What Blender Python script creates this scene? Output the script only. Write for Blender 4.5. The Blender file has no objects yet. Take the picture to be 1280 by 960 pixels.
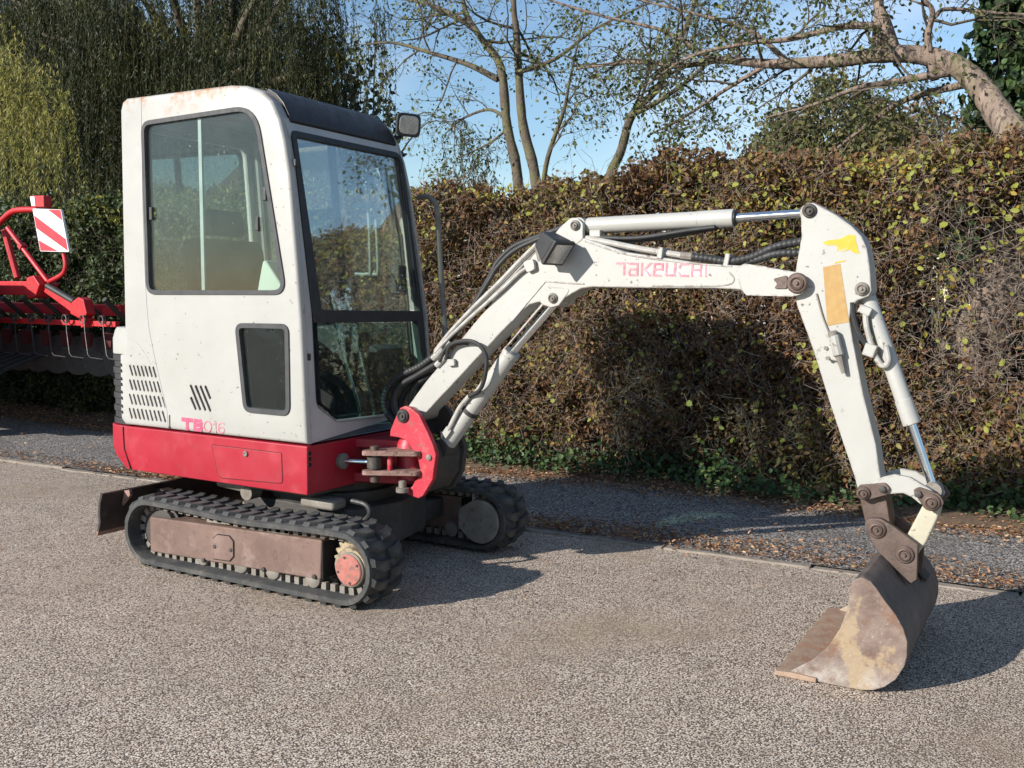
import bpy, bmesh, math, random
import numpy as np
from mathutils import Vector, Matrix, Euler
from mathutils.geometry import tessellate_polygon

random.seed(7)
rng = np.random.default_rng(11)
scene = bpy.context.scene
COL = scene.collection

# ------------------------------------------------------------------ camera, sky, sun, exposure
cam_data = bpy.data.cameras.new('camera')
cam_data.sensor_width = 36.0
cam_data.lens = 34.875
cam_data.clip_start = 0.05
cam_data.clip_end = 2000.0
cam = bpy.data.objects.new('camera', cam_data)
COL.objects.link(cam)
cam.matrix_world = Matrix(((0.86692, -0.05513, 0.49538, 3.148),
                           (0.49829, 0.07108, -0.86409, -3.762),
                           (0.01243, 0.99595, 0.08909, 1.300),
                           (0, 0, 0, 1)))
scene.camera = cam

SHX, SHY = 1.18, 2.18                      # ground shadow of a 1 m post
sun_dir = Vector((-SHX, -SHY, 1.0)).normalized()
elev = math.asin(sun_dir.z)
world = bpy.data.worlds.new('World')
scene.world = world
world.use_nodes = True
wn = world.node_tree
wn.nodes.clear()
w_out = wn.nodes.new('ShaderNodeOutputWorld')
w_bg = wn.nodes.new('ShaderNodeBackground')
w_sky = wn.nodes.new('ShaderNodeTexSky')
w_sky.sky_type = 'NISHITA'
w_sky.sun_disc = False
w_sky.sun_elevation = elev
w_sky.sun_rotation = math.atan2(sun_dir.x, sun_dir.y)
w_sky.altitude = 60
w_sky.air_density = 1.15
w_sky.dust_density = 0.05
w_sky.ozone_density = 3.5
w_bg.inputs['Strength'].default_value = 0.112
# thin high cloud drifting over the blue
w_tc = wn.nodes.new('ShaderNodeTexCoord')
w_map = wn.nodes.new('ShaderNodeMapping')
w_map.inputs['Scale'].default_value = (1.0, 1.0, 2.4)
w_nz = wn.nodes.new('ShaderNodeTexNoise')
w_nz.inputs['Scale'].default_value = 2.1
w_nz.inputs['Detail'].default_value = 6
w_nz.inputs['Roughness'].default_value = 0.55
w_rp = wn.nodes.new('ShaderNodeMapRange')
w_rp.inputs['From Min'].default_value = 0.48
w_rp.inputs['From Max'].default_value = 0.78
w_rp.inputs['To Max'].default_value = 0.6
w_mx = wn.nodes.new('ShaderNodeMix')
w_mx.data_type = 'RGBA'
w_mx.inputs[7].default_value = (6.2, 6.9, 7.8, 1)
wn.links.new(w_tc.outputs['Generated'], w_map.inputs['Vector'])
wn.links.new(w_map.outputs[0], w_nz.inputs['Vector'])
wn.links.new(w_nz.outputs['Fac'], w_rp.inputs['Value'])
wn.links.new(w_rp.outputs[0], w_mx.inputs[0])
wn.links.new(w_sky.outputs[0], w_mx.inputs[6])
wn.links.new(w_mx.outputs[2], w_bg.inputs['Color'])
wn.links.new(w_bg.outputs[0], w_out.inputs['Surface'])

sun_data = bpy.data.lights.new('sun', 'SUN')
sun_data.energy = 5.0
sun_data.angle = math.radians(0.55)
sun_data.color = (1.0, 0.955, 0.885)
sun = bpy.data.objects.new('sun', sun_data)
COL.objects.link(sun)
sun.rotation_euler = sun_dir.to_track_quat('Z', 'Y').to_euler()
sun.location = (-6, -12, 12)

scene.view_settings.view_transform = 'Standard'
scene.view_settings.look = 'None'
scene.view_settings.exposure = 0.52
scene.view_settings.gamma = 1.0
scene.view_settings.use_curve_mapping = False
scene.cycles.max_bounces = 8
scene.cycles.transparent_max_bounces = 24
scene.cycles.use_denoising = True

# ------------------------------------------------------------------ materials
def _mat(name):
    m = bpy.data.materials.new(name)
    m.use_nodes = True
    nt = m.node_tree
    nt.nodes.clear()
    out = nt.nodes.new('ShaderNodeOutputMaterial')
    return m, nt, out

def N(nt, kind, **kw):
    n = nt.nodes.new(kind)
    for k, v in kw.items():
        if k.startswith('i_'):
            n.inputs[k[2:].replace('_', ' ')].default_value = v
        else:
            setattr(n, k, v)
    return n

def ramp(nt, fac, stops, interp='LINEAR'):
    r = nt.nodes.new('ShaderNodeValToRGB')
    r.color_ramp.interpolation = interp
    while len(r.color_ramp.elements) > 1:
        r.color_ramp.elements.remove(r.color_ramp.elements[-1])
    for k, (p, c) in enumerate(stops):
        c = (c, c, c, 1) if isinstance(c, (int, float)) else (c[0], c[1], c[2], 1)
        e = r.color_ramp.elements[0] if k == 0 else r.color_ramp.elements.new(p)
        e.position = p
        e.color = c
    if fac is not None:
        nt.links.new(fac, r.inputs[0])
    return r

def mixc(nt, fac, a, b):
    m = nt.nodes.new('ShaderNodeMix')
    m.data_type = 'RGBA'
    for s, v in ((0, fac), (6, a), (7, b)):
        if hasattr(v, 'is_linked') or isinstance(v, bpy.types.NodeSocket):
            nt.links.new(v, m.inputs[s])
        else:
            m.inputs[s].default_value = v if s == 0 else (v[0], v[1], v[2], 1)
    return m.outputs[2]

def coords(nt):
    return nt.nodes.new('ShaderNodeTexCoord').outputs['Object']

def noise(nt, vec, scale, detail=4, rough=0.6, dist=0.0):
    n = N(nt, 'ShaderNodeTexNoise')
    n.inputs['Scale'].default_value = scale
    n.inputs['Detail'].default_value = detail
    n.inputs['Roughness'].default_value = rough
    n.inputs['Distortion'].default_value = dist
    nt.links.new(vec, n.inputs['Vector'])
    return n.outputs['Fac']

def surf(name, c1, c2=None, scale=6.0, rough=0.5, metal=0.0, bump=0.0, bscale=80.0, spots=(), rough2=None,
         coat=0.0, spec=None, stretch=None, edge=None):
    """Principled surface: two tones mixed by noise, then spots = [(colour, scale, low, high, amount)]."""
    m, nt, out = _mat(name)
    p = N(nt, 'ShaderNodeBsdfPrincipled')
    nt.links.new(p.outputs[0], out.inputs[0])
    v = coords(nt)
    if stretch:
        mp = N(nt, 'ShaderNodeMapping')
        mp.inputs['Scale'].default_value = stretch
        nt.links.new(v, mp.inputs['Vector'])
        v = mp.outputs[0]
    c2 = c2 or tuple(x * 0.82 for x in c1)
    f = noise(nt, v, scale)
    col = ramp(nt, f, [(0.32, c1), (0.68, c2)]).outputs[0]
    for (sc, ss, lo, hi, amt) in spots:
        sf = noise(nt, v, ss, 6, 0.65)
        sr = ramp(nt, sf, [(lo, 0.0), (hi, amt)]).outputs[0]
        col = mixc(nt, sr, col, sc)
    if edge:
        col = mixc(nt, edge_mask(nt, v, 0.010, 26, 0.44, 0.56, edge[1]), col, edge[0])
    nt.links.new(col, p.inputs['Base Color'])
    p.inputs['Metallic'].default_value = metal
    if rough2 is None:
        rough2 = min(1.0, rough + 0.15)
    rr = ramp(nt, noise(nt, v, scale * 3.1), [(0.3, rough), (0.7, rough2)]).outputs[0]
    nt.links.new(rr, p.inputs['Roughness'])
    if coat:
        p.inputs['Coat Weight'].default_value = coat
        p.inputs['Coat Roughness'].default_value = 0.15
    if spec is not None:
        p.inputs['Specular IOR Level'].default_value = spec
    if bump:
        b = N(nt, 'ShaderNodeBump')
        b.inputs['Strength'].default_value = bump
        b.inputs['Distance'].default_value = 0.01
        nt.links.new(noise(nt, v, bscale, 5), b.inputs['Height'])
        nt.links.new(b.outputs[0], p.inputs['Normal'])
    return m

def edge_mask(nt, v, radius, nscale, lo, hi, amt):
    """Worn arrises: where the rounded normal leaves the face normal, broken up by noise."""
    bv = N(nt, 'ShaderNodeBevel', samples=4)
    bv.inputs['Radius'].default_value = radius
    ge = N(nt, 'ShaderNodeNewGeometry')
    dt = N(nt, 'ShaderNodeVectorMath', operation='DOT_PRODUCT')
    nt.links.new(bv.outputs[0], dt.inputs[0]); nt.links.new(ge.outputs['Normal'], dt.inputs[1])
    e = ramp(nt, dt.outputs['Value'], [(0.90, 1.0), (0.985, 0.0)]).outputs[0]
    nz = ramp(nt, noise(nt, v, nscale, 5, 0.65), [(lo, 0.0), (hi, amt)]).outputs[0]
    m = N(nt, 'ShaderNodeMath', operation='MULTIPLY')
    nt.links.new(e, m.inputs[0]); nt.links.new(nz, m.inputs[1])
    return m.outputs[0]

def paint_white(name='aged white paint', c0=0.68, g0=0.44, g1=0.56, drips=0.35, tint=1.0, edge=0.0):
    m, nt, out = _mat(name)
    p = N(nt, 'ShaderNodeBsdfPrincipled')
    nt.links.new(p.outputs[0], out.inputs[0])
    v = coords(nt)
    base = ramp(nt, noise(nt, v, 3.5, 6), [(0.3, (0.43 * tint, 0.42 * tint, 0.39 * tint)), (0.7, (0.385 * tint, 0.375 * tint, 0.345 * tint))]).outputs[0]
    # drips of grime
    mp = N(nt, 'ShaderNodeMapping')
    mp.inputs['Scale'].default_value = (26, 26, 2.2)
    nt.links.new(v, mp.inputs['Vector'])
    drip = ramp(nt, noise(nt, mp.outputs[0], 1.0, 5), [(0.56, 0.0), (0.78, drips)]).outputs[0]
    base = mixc(nt, drip, base, (0.38, 0.35, 0.28))
    # chips down to dark metal
    chip = ramp(nt, noise(nt, v, 46, 3, 0.55), [(c0, 0.0), (c0 + 0.02, 0.85)]).outputs[0]
    gate = ramp(nt, noise(nt, v, 2.6, 3), [(g0, 0.0), (g1, 1.0)]).outputs[0]
    mm = N(nt, 'ShaderNodeMath', operation='MULTIPLY')
    nt.links.new(chip, mm.inputs[0]); nt.links.new(gate, mm.inputs[1])
    base = mixc(nt, mm.outputs[0], base, (0.09, 0.065, 0.05))
    if edge:
        base = mixc(nt, edge_mask(nt, v, 0.012, 24, 0.46, 0.56, edge), base, (0.15, 0.085, 0.055))
    # rust bleeding from the roof edge
    sep = N(nt, 'ShaderNodeSeparateXYZ')
    nt.links.new(v, sep.inputs[0])
    zr = ramp(nt, sep.outputs['Z'], [(0.0, 0.0), (1.0, 1.0)])
    mr = N(nt, 'ShaderNodeMapRange')
    mr.inputs['From Min'].default_value = 2.10
    mr.inputs['From Max'].default_value = 2.20
    nt.links.new(sep.outputs['Z'], mr.inputs['Value'])
    rust = ramp(nt, noise(nt, v, 9, 6, 0.7), [(0.49, 0.0), (0.60, 0.95)]).outputs[0]
    m2 = N(nt, 'ShaderNodeMath', operation='MULTIPLY')
    nt.links.new(rust, m2.inputs[0]); nt.links.new(mr.outputs[0], m2.inputs[1])
    base = mixc(nt, m2.outputs[0], base, (0.33, 0.16, 0.07))
    nt.links.new(base, p.inputs['Base Color'])
    rr = ramp(nt, noise(nt, v, 11), [(0.3, 0.38), (0.7, 0.55)]).outputs[0]
    nt.links.new(rr, p.inputs['Roughness'])
    b = N(nt, 'ShaderNodeBump')
    b.inputs['Strength'].default_value = 0.10
    b.inputs['Distance'].default_value = 0.01
    nt.links.new(noise(nt, v, 14, 3), b.inputs['Height'])
    nt.links.new(b.outputs[0], p.inputs['Normal'])
    return m

def glass_mat(name, tint, dust, refl=0.042, power=4.0):
    m, nt, out = _mat(name)
    tr = N(nt, 'ShaderNodeBsdfTransparent')
    tr.inputs[0].default_value = (*tint, 1)
    gl = N(nt, 'ShaderNodeBsdfGlossy')
    gl.inputs['Roughness'].default_value = 0.015
    gl.inputs[0].default_value = (1, 1, 1, 1)
    lw = N(nt, 'ShaderNodeLayerWeight')
    lw.inputs['Blend'].default_value = 0.5
    pw = N(nt, 'ShaderNodeMath', operation='POWER')
    pw.inputs[1].default_value = power
    nt.links.new(lw.outputs['Facing'], pw.inputs[0])
    mul = N(nt, 'ShaderNodeMath', operation='MULTIPLY_ADD')
    mul.inputs[1].default_value = 0.9
    mul.inputs[2].default_value = refl
    nt.links.new(pw.outputs[0], mul.inputs[0])
    a = N(nt, 'ShaderNodeMixShader')
    nt.links.new(mul.outputs[0], a.inputs[0])
    nt.links.new(tr.outputs[0], a.inputs[1]); nt.links.new(gl.outputs[0], a.inputs[2])
    df = N(nt, 'ShaderNodeBsdfDiffuse')
    df.inputs[0].default_value = (0.55, 0.56, 0.52, 1)
    v = coords(nt)
    d = ramp(nt, noise(nt, v, 7, 6, 0.7), [(0.3, dust * 0.55), (0.7, dust * 1.4)]).outputs[0]
    sp = ramp(nt, noise(nt, v, 62, 2, 0.5), [(0.765, 0.0), (0.78, 0.7)]).outputs[0]
    mx = N(nt, 'ShaderNodeMath', operation='MAXIMUM')
    nt.links.new(d, mx.inputs[0]); nt.links.new(sp, mx.inputs[1])
    b = N(nt, 'ShaderNodeMixShader')
    nt.links.new(mx.outputs[0], b.inputs[0])
    nt.links.new(a.outputs[0], b.inputs[1]); nt.links.new(df.outputs[0], b.inputs[2])
    nt.links.new(b.outputs[0], out.inputs[0])
    return m

def leaf_mat(name, stops, trans=0.35, rough=0.55, nscale=1.3, spread=0.55, spec=0.3):
    """Leaf colour chosen per leaf (island) and drifting from clump to clump."""
    m, nt, out = _mat(name)
    g = N(nt, 'ShaderNodeNewGeometry')
    v = coords(nt)
    nz = noise(nt, v, nscale, 3)
    a = N(nt, 'ShaderNodeMath', operation='MULTIPLY_ADD')
    nt.links.new(g.outputs['Random Per Island'], a.inputs[0])
    a.inputs[1].default_value = spread
    sc = N(nt, 'ShaderNodeMapRange')
    sc.inputs['From Min'].default_value = 0.3
    sc.inputs['From Max'].default_value = 0.7
    sc.inputs['To Min'].default_value = 0.0
    sc.inputs['To Max'].default_value = 1.0 - spread
    nt.links.new(nz, sc.inputs['Value'])
    nt.links.new(sc.outputs[0], a.inputs[2])
    col = ramp(nt, a.outputs[0], stops).outputs[0]
    p = N(nt, 'ShaderNodeBsdfPrincipled')
    p.inputs['Roughness'].default_value = rough
    p.inputs['Specular IOR Level'].default_value = spec
    nt.links.new(col, p.inputs['Base Color'])
    t = N(nt, 'ShaderNodeBsdfTranslucent')
    nt.links.new(col, t.inputs[0])
    mx = N(nt, 'ShaderNodeMixShader')
    mx.inputs[0].default_value = trans
    nt.links.new(p.outputs[0], mx.inputs[1]); nt.links.new(t.outputs[0], mx.inputs[2])
    nt.links.new(mx.outputs[0], out.inputs[0])
    return m

def stone_chip_mat(name, stops, gap, scale, bump, stain=(0.30, 0.24, 0.17), stain_amt=0.5):
    """Tarmac: every voronoi cell is one stone chip with its own tone, dark bitumen between."""
    m, nt, out = _mat(name)
    p = N(nt, 'ShaderNodeBsdfPrincipled')
    nt.links.new(p.outputs[0], out.inputs[0])
    v = coords(nt)
    # wobble the cells
    nv = N(nt, 'ShaderNodeTexNoise')
    nv.inputs['Scale'].default_value = scale * 0.6
    nt.links.new(v, nv.inputs['Vector'])
    vm = N(nt, 'ShaderNodeVectorMath', operation='MULTIPLY_ADD')
    nt.links.new(nv.outputs['Color'], vm.inputs[0])
    vm.inputs[1].default_value = (0.6 / scale,) * 3
    nt.links.new(v, vm.inputs[2])
    vo = N(nt, 'ShaderNodeTexVoronoi', feature='F1')
    vo.inputs['Scale'].default_value = scale
    vo.inputs['Randomness'].default_value = 1.0
    nt.links.new(vm.outputs[0], vo.inputs['Vector'])
    sep = N(nt, 'ShaderNodeSeparateColor')
    nt.links.new(vo.outputs['Color'], sep.inputs[0])
    chips = ramp(nt, sep.outputs[0], stops).outputs[0]
    gapf = ramp(nt, vo.outputs['Distance'], [(0.46, 0.0), (0.76, 1.0)]).outputs[0]
    # some chips are missing, worn down to the bitumen
    lost = ramp(nt, sep.outputs[1], [(0.09, 1.0), (0.14, 0.0)]).outputs[0]
    mx = N(nt, 'ShaderNodeMath', operation='MAXIMUM')
    nt.links.new(gapf, mx.inputs[0]); nt.links.new(lost, mx.inputs[1])
    col = mixc(nt, mx.outputs[0], chips, gap)
    st = ramp(nt, noise(nt, v, 0.9, 6, 0.62), [(0.52, 0.0), (0.72, stain_amt)]).outputs[0]
    col = mixc(nt, st, col, stain)
    st3 = ramp(nt, noise(nt, v, 5.5, 5, 0.7), [(0.50, 0.0), (0.72, 0.30)]).outputs[0]
    col = mixc(nt, st3, col, gap)
    st2 = ramp(nt, noise(nt, v, 0.45, 5, 0.6), [(0.48, 0.0), (0.78, 0.30)]).outputs[0]
    col = mixc(nt, st2, col, gap)
    nt.links.new(col, p.inputs['Base Color'])
    p.inputs['Roughness'].default_value = 0.85
    p.inputs['Specular IOR Level'].default_value = 0.25
    h = N(nt, 'ShaderNodeMath', operation='SUBTRACT')
    h.inputs[0].default_value = 1.0
    nt.links.new(mx.outputs[0], h.inputs[1])
    h2 = N(nt, 'ShaderNodeMath', operation='MULTIPLY_ADD')
    nt.links.new(sep.outputs[2], h2.inputs[0])
    h2.inputs[1].default_value = 0.6
    nt.links.new(h.outputs[0], h2.inputs[2])
    b = N(nt, 'ShaderNodeBump')
    b.inputs['Strength'].default_value = bump
    b.inputs['Distance'].default_value = 0.006
    nt.links.new(h2.outputs[0], b.inputs['Height'])
    nt.links.new(b.outputs[0], p.inputs['Normal'])
    return m

M = {}
M['white'] = paint_white(tint=0.89, edge=0.7)
M['white_worn'] = paint_white('chipped white arm paint', 0.668, 0.42, 0.56, 0.5, 0.93, edge=0.85)
M['grey'] = surf('grimy white cab front paint', (0.46, 0.44, 0.43), (0.38, 0.365, 0.355), 5, 0.45, spots=[((0.12, 0.1, 0.08), 40, 0.68, 0.73, 0.6)])
M['red'] = surf('faded red paint', (0.36, 0.007, 0.024), (0.31, 0.005, 0.019), 3.2, 0.38,
                spots=[((0.55, 0.10, 0.12), 5, 0.55, 0.78, 0.35), ((0.10, 0.05, 0.04), 52, 0.68, 0.72, 0.6), ((0.20, 0.06, 0.05), 9, 0.60, 0.75, 0.35)], bump=0.05, bscale=12, edge=((0.16, 0.07, 0.05), 0.8))
M['darkred'] = surf('dark red joint and shaded bracket', (0.09, 0.008, 0.010), (0.06, 0.006, 0.008), 9, 0.8)  # joint colour; also puts shade into the implement's disc brackets
M['red_worn'] = surf('worn red casting paint', (0.48, 0.022, 0.045), (0.38, 0.013, 0.028), 7, 0.42,
                     spots=[((0.62, 0.20, 0.18), 14, 0.55, 0.75, 0.6), ((0.16, 0.09, 0.07), 30, 0.58, 0.66, 0.8)], bump=0.15, bscale=40, edge=((0.17, 0.09, 0.07), 0.9))
M['worn_edge'] = surf('worn brown steel edge', (0.22, 0.13, 0.10), (0.34, 0.20, 0.17), 30, 0.6, spots=[((0.08, 0.05, 0.04), 60, 0.5, 0.62, 0.8)], bump=0.3)
M['track_rubber'] = surf('dusty track rubber', (0.030, 0.031, 0.032), (0.060, 0.059, 0.055), 14, 0.7,
                         spots=[((0.20, 0.17, 0.14), 12, 0.52, 0.74, 0.55)], bump=0.25, bscale=90)
M['rubber'] = surf('black rubber', (0.018, 0.018, 0.019), (0.030, 0.030, 0.030), 20, 0.5)
M['seal'] = surf('black window seal', (0.045, 0.045, 0.048), (0.028, 0.028, 0.03), 14, 0.55)
M['brown'] = surf('brown rusted track frame', (0.185, 0.115, 0.092), (0.125, 0.076, 0.060), 6, 0.68,
                  spots=[((0.30, 0.215, 0.18), 11, 0.50, 0.70, 0.7), ((0.05, 0.033, 0.025), 22, 0.56, 0.70, 0.7)], bump=0.2, bscale=60)
M['darksteel'] = surf('dark greasy steel', (0.035, 0.032, 0.030), (0.06, 0.052, 0.045), 12, 0.6, spots=[((0.15, 0.11, 0.08), 22, 0.6, 0.72, 0.5)], bump=0.15)
M['greysteel'] = surf('dusty grey steel', (0.24, 0.215, 0.185), (0.15, 0.13, 0.105), 12, 0.6, spots=[((0.09, 0.06, 0.04), 30, 0.58, 0.68, 0.7)], bump=0.1)
M['pinbrown'] = surf('brown pin boss steel', (0.085, 0.056, 0.044), (0.14, 0.098, 0.08), 25, 0.5, metal=0.3, spots=[((0.05, 0.04, 0.035), 50, 0.55, 0.68, 0.7)], bump=0.15)
M['chrome'] = surf('chromed cylinder rod', (0.72, 0.74, 0.76), (0.66, 0.68, 0.70), 10, 0.10, metal=1.0, rough2=0.2)
M['alu'] = surf('greenish aluminium sash', (0.26, 0.30, 0.28), (0.21, 0.245, 0.23), 10, 0.45, metal=0.3)
M['cream'] = surf('cream sprocket paint', (0.38, 0.31, 0.20), (0.25, 0.185, 0.12), 14, 0.6, spots=[((0.07, 0.045, 0.03), 22, 0.50, 0.64, 0.85)], bump=0.2)
M['hubred'] = surf('faded red hub cover', (0.34, 0.095, 0.075), (0.40, 0.155, 0.12), 22, 0.6, spots=[((0.16, 0.10, 0.085), 28, 0.50, 0.62, 0.8)], bump=0.15)
def bucket_steel():
    m, nt, out = _mat('worn bucket side steel')
    p = N(nt, 'ShaderNodeBsdfPrincipled')
    nt.links.new(p.outputs[0], out.inputs[0])
    v = coords(nt)
    col = ramp(nt, noise(nt, v, 7, 8, 0.7), [(0.30, (0.085, 0.055, 0.045)), (0.44, (0.155, 0.105, 0.085)), (0.56, (0.21, 0.155, 0.125)), (0.72, (0.28, 0.225, 0.185))]).outputs[0]
    tan = ramp(nt, noise(nt, v, 4.6, 7, 0.62), [(0.545, 0.0), (0.585, 0.85)]).outputs[0]
    col = mixc(nt, tan, col, (0.33, 0.245, 0.15))
    rust = ramp(nt, noise(nt, v, 10, 8, 0.72), [(0.52, 0.0), (0.66, 0.8)]).outputs[0]
    col = mixc(nt, rust, col, (0.17, 0.075, 0.038))
    sep = N(nt, 'ShaderNodeSeparateXYZ')
    nt.links.new(v, sep.inputs[0])
    mr = N(nt, 'ShaderNodeMapRange')
    mr.inputs['From Min'].default_value = 0.10
    mr.inputs['From Max'].default_value = 0.02
    nt.links.new(sep.outputs['Z'], mr.inputs['Value'])
    sc = ramp(nt, noise(nt, v, 16, 6, 0.7), [(0.38, 0.0), (0.60, 0.9)]).outputs[0]
    m1 = N(nt, 'ShaderNodeMath', operation='MULTIPLY')
    nt.links.new(mr.outputs[0], m1.inputs[0]); nt.links.new(sc, m1.inputs[1])
    col = mixc(nt, m1.outputs[0], col, (0.40, 0.37, 0.335))       # scraped bright where it drags on the ground
    fl = ramp(nt, noise(nt, v, 55, 4, 0.6), [(0.62, 0.0), (0.70, 0.6)]).outputs[0]
    col = mixc(nt, fl, col, (0.40, 0.36, 0.31))
    nt.links.new(col, p.inputs['Base Color'])
    p.inputs['Roughness'].default_value = 0.62
    p.inputs['Metallic'].default_value = 0.1
    b = N(nt, 'ShaderNodeBump')
    b.inputs['Strength'].default_value = 0.35
    b.inputs['Distance'].default_value = 0.01
    nt.links.new(noise(nt, v, 34, 6), b.inputs['Height'])
    nt.links.new(b.outputs[0], p.inputs['Normal'])
    return m
M['bucket'] = bucket_steel()
M['bucketback'] = surf('dark bucket back steel', (0.075, 0.062, 0.058), (0.125, 0.098, 0.085), 8, 0.5,
                       spots=[((0.19, 0.14, 0.11), 13, 0.52, 0.72, 0.6)], bump=0.2, bscale=60)
M['bucketin'] = surf('tan rusted bucket inside', (0.27, 0.145, 0.078), (0.18, 0.095, 0.052), 9, 0.7,
                     spots=[((0.38, 0.26, 0.17), 14, 0.52, 0.72, 0.6)], bump=0.3, bscale=60)
M['lip'] = surf('rusty bucket lip', (0.27, 0.17, 0.11), (0.36, 0.26, 0.19), 18, 0.65, spots=[((0.34, 0.12, 0.06), 20, 0.56, 0.68, 0.7)], bump=0.3)
M['bladeblack'] = surf('dark brown blade steel', (0.022, 0.016, 0.015), (0.036, 0.025, 0.022), 9, 0.6, spots=[((0.14, 0.10, 0.08), 16, 0.58, 0.7, 0.5)], bump=0.1)
M['visor'] = surf('black roof visor', (0.013, 0.012, 0.013), (0.024, 0.021, 0.020), 6, 0.3, rough2=0.5, spec=0.35)
M['plastic'] = surf('black plastic', (0.02, 0.02, 0.021), (0.032, 0.032, 0.032), 14, 0.5)
M['lampgrey'] = surf('lamp reflector glass', (0.50, 0.50, 0.48), (0.36, 0.36, 0.35), 30, 0.15, metal=0.6)
M['decal'] = surf('faded red lettering', (0.50, 0.03, 0.10), (0.52, 0.11, 0.18), 40, 0.5)
M['pink'] = surf('faded pink lettering', (0.52, 0.11, 0.17), (0.50, 0.27, 0.29), 46, 0.5)
M['paperwhite'] = surf('white sticker backing', (0.52, 0.51, 0.49), (0.48, 0.47, 0.45), 20, 0.5)
M['amber'] = surf('scuffed tan sticker', (0.40, 0.255, 0.09), (0.34, 0.20, 0.065), 40, 0.6, spots=[((0.36, 0.2, 0.06), 60, 0.6, 0.7, 0.6)])
M['yellow'] = surf('torn yellow sticker', (0.55, 0.37, 0.015), (0.50, 0.31, 0.015), 18, 0.5, spots=[((0.40, 0.38, 0.33), 26, 0.60, 0.66, 0.7)])
M['linkcream'] = surf('cream chipped link paint', (0.46, 0.43, 0.33), (0.38, 0.345, 0.255), 12, 0.55, spots=[((0.08, 0.06, 0.04), 40, 0.6, 0.66, 0.9)])
M['slot'] = surf('black joint and opening shade', (0.008, 0.008, 0.008), (0.012, 0.012, 0.012), 8, 0.9)  # near-black serves joints and paints the shade inside openings
M['seat'] = surf('dark seat fabric', (0.014, 0.014, 0.016), (0.022, 0.022, 0.024), 12, 0.85)
M['floor'] = surf('blue grey cab floor', (0.07, 0.10, 0.12), (0.10, 0.13, 0.145), 9, 0.7)
M['lining'] = surf('pale cab lining', (0.50, 0.53, 0.48), (0.42, 0.45, 0.41), 5, 0.6)
M['glass_side'] = glass_mat('dusty side glass', (0.88, 0.94, 0.91), 0.020, 0.032)
M['glass_front'] = glass_mat('green front glass', (0.91, 0.96, 0.94), 0.035, 0.09, 2.6)
M['glass_dark'] = glass_mat('dark lower glass', (0.62, 0.76, 0.74), 0.010)
M['drillred'] = surf('bright red implement paint', (0.52, 0.014, 0.020), (0.40, 0.010, 0.016), 6, 0.4, spots=[((0.14, 0.07, 0.05), 14, 0.56, 0.70, 0.6)], bump=0.1)
M['boardwhite'] = surf('white reflective board', (0.74, 0.74, 0.74), (0.66, 0.66, 0.66), 12, 0.4)
M['boardred'] = surf('red reflective stripe', (0.58, 0.018, 0.035), (0.50, 0.015, 0.03), 12, 0.4)
M['tine'] = surf('worn spring steel', (0.075, 0.07, 0.065), (0.04, 0.036, 0.034), 20, 0.45, metal=0.5)
M['road'] = stone_chip_mat('pale chipping tarmac', [(0.0, (0.46, 0.345, 0.26)), (0.35, (0.64, 0.505, 0.395)), (0.7, (0.77, 0.63, 0.50)), (1.0, (0.92, 0.82, 0.69))],
                           (0.135, 0.102, 0.080), 160.0, 1.0, stain=(0.50, 0.37, 0.24), stain_amt=0.55)
M['path'] = stone_chip_mat('dark path tarmac', [(0.0, (0.20, 0.19, 0.18)), (0.6, (0.37, 0.335, 0.30)), (1.0, (0.60, 0.56, 0.52))],
                           (0.08, 0.072, 0.068), 95.0, 0.9, stain=(0.18, 0.15, 0.12), stain_amt=0.5)
M['kerb'] = surf('worn concrete edging', (0.30, 0.255, 0.21), (0.21, 0.175, 0.14), 9, 0.85, spots=[((0.15, 0.12, 0.09), 30, 0.54, 0.68, 0.7)], bump=0.4, bscale=70)
M['soil'] = surf('leaf covered soil', (0.085, 0.055, 0.035), (0.13, 0.085, 0.05), 16, 0.95, bump=0.8, bscale=40)
M['grass'] = surf('field grass', (0.06, 0.085, 0.025), (0.09, 0.10, 0.04), 3, 0.95, bump=0.5, bscale=20)
M['bark'] = surf('grey brown bark', (0.125, 0.098, 0.072), (0.07, 0.054, 0.04), 16, 0.9, bump=0.9, bscale=34,
                 spots=[((0.14, 0.14, 0.05), 5, 0.46, 0.64, 0.75)])
M['bark_ridged'] = surf('ridged pinkish bark', (0.27, 0.20, 0.155), (0.17, 0.125, 0.098), 9, 0.9, bump=1.0, bscale=20, stretch=(1.6, 1.6, 0.55),
                        spots=[((0.045, 0.032, 0.026), 22, 0.50, 0.58, 0.85), ((0.16, 0.15, 0.06), 3.5, 0.52, 0.68, 0.5)])
M['twig'] = surf('hedge twig', (0.09, 0.064, 0.05), (0.33, 0.265, 0.215), 16, 0.75)
M['twig_dark'] = surf('tree twig', (0.055, 0.043, 0.032), (0.13, 0.105, 0.07), 8, 0.85)
BROWN = [(0.0, (0.050, 0.026, 0.017)), (0.25, (0.10, 0.050, 0.028)), (0.46, (0.18, 0.092, 0.042)), (0.62, (0.26, 0.145, 0.066)),
         (0.70, (0.10, 0.098, 0.028)), (0.82, (0.20, 0.175, 0.045)), (0.92, (0.36, 0.29, 0.09)), (1.0, (0.56, 0.47, 0.22))]
M['willow_twig'] = surf('willow twig', (0.035, 0.032, 0.012), (0.07, 0.06, 0.02), 8, 0.8)
M['inner_leaf'] = leaf_mat('shaded inner leaf', [(0.0, (0.022, 0.013, 0.009)), (0.6, (0.04, 0.023, 0.014)), (1.0, (0.06, 0.04, 0.02))], 0.1, spread=0.7)  # the hedge's inner shade is put into this darker leaf colour
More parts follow.
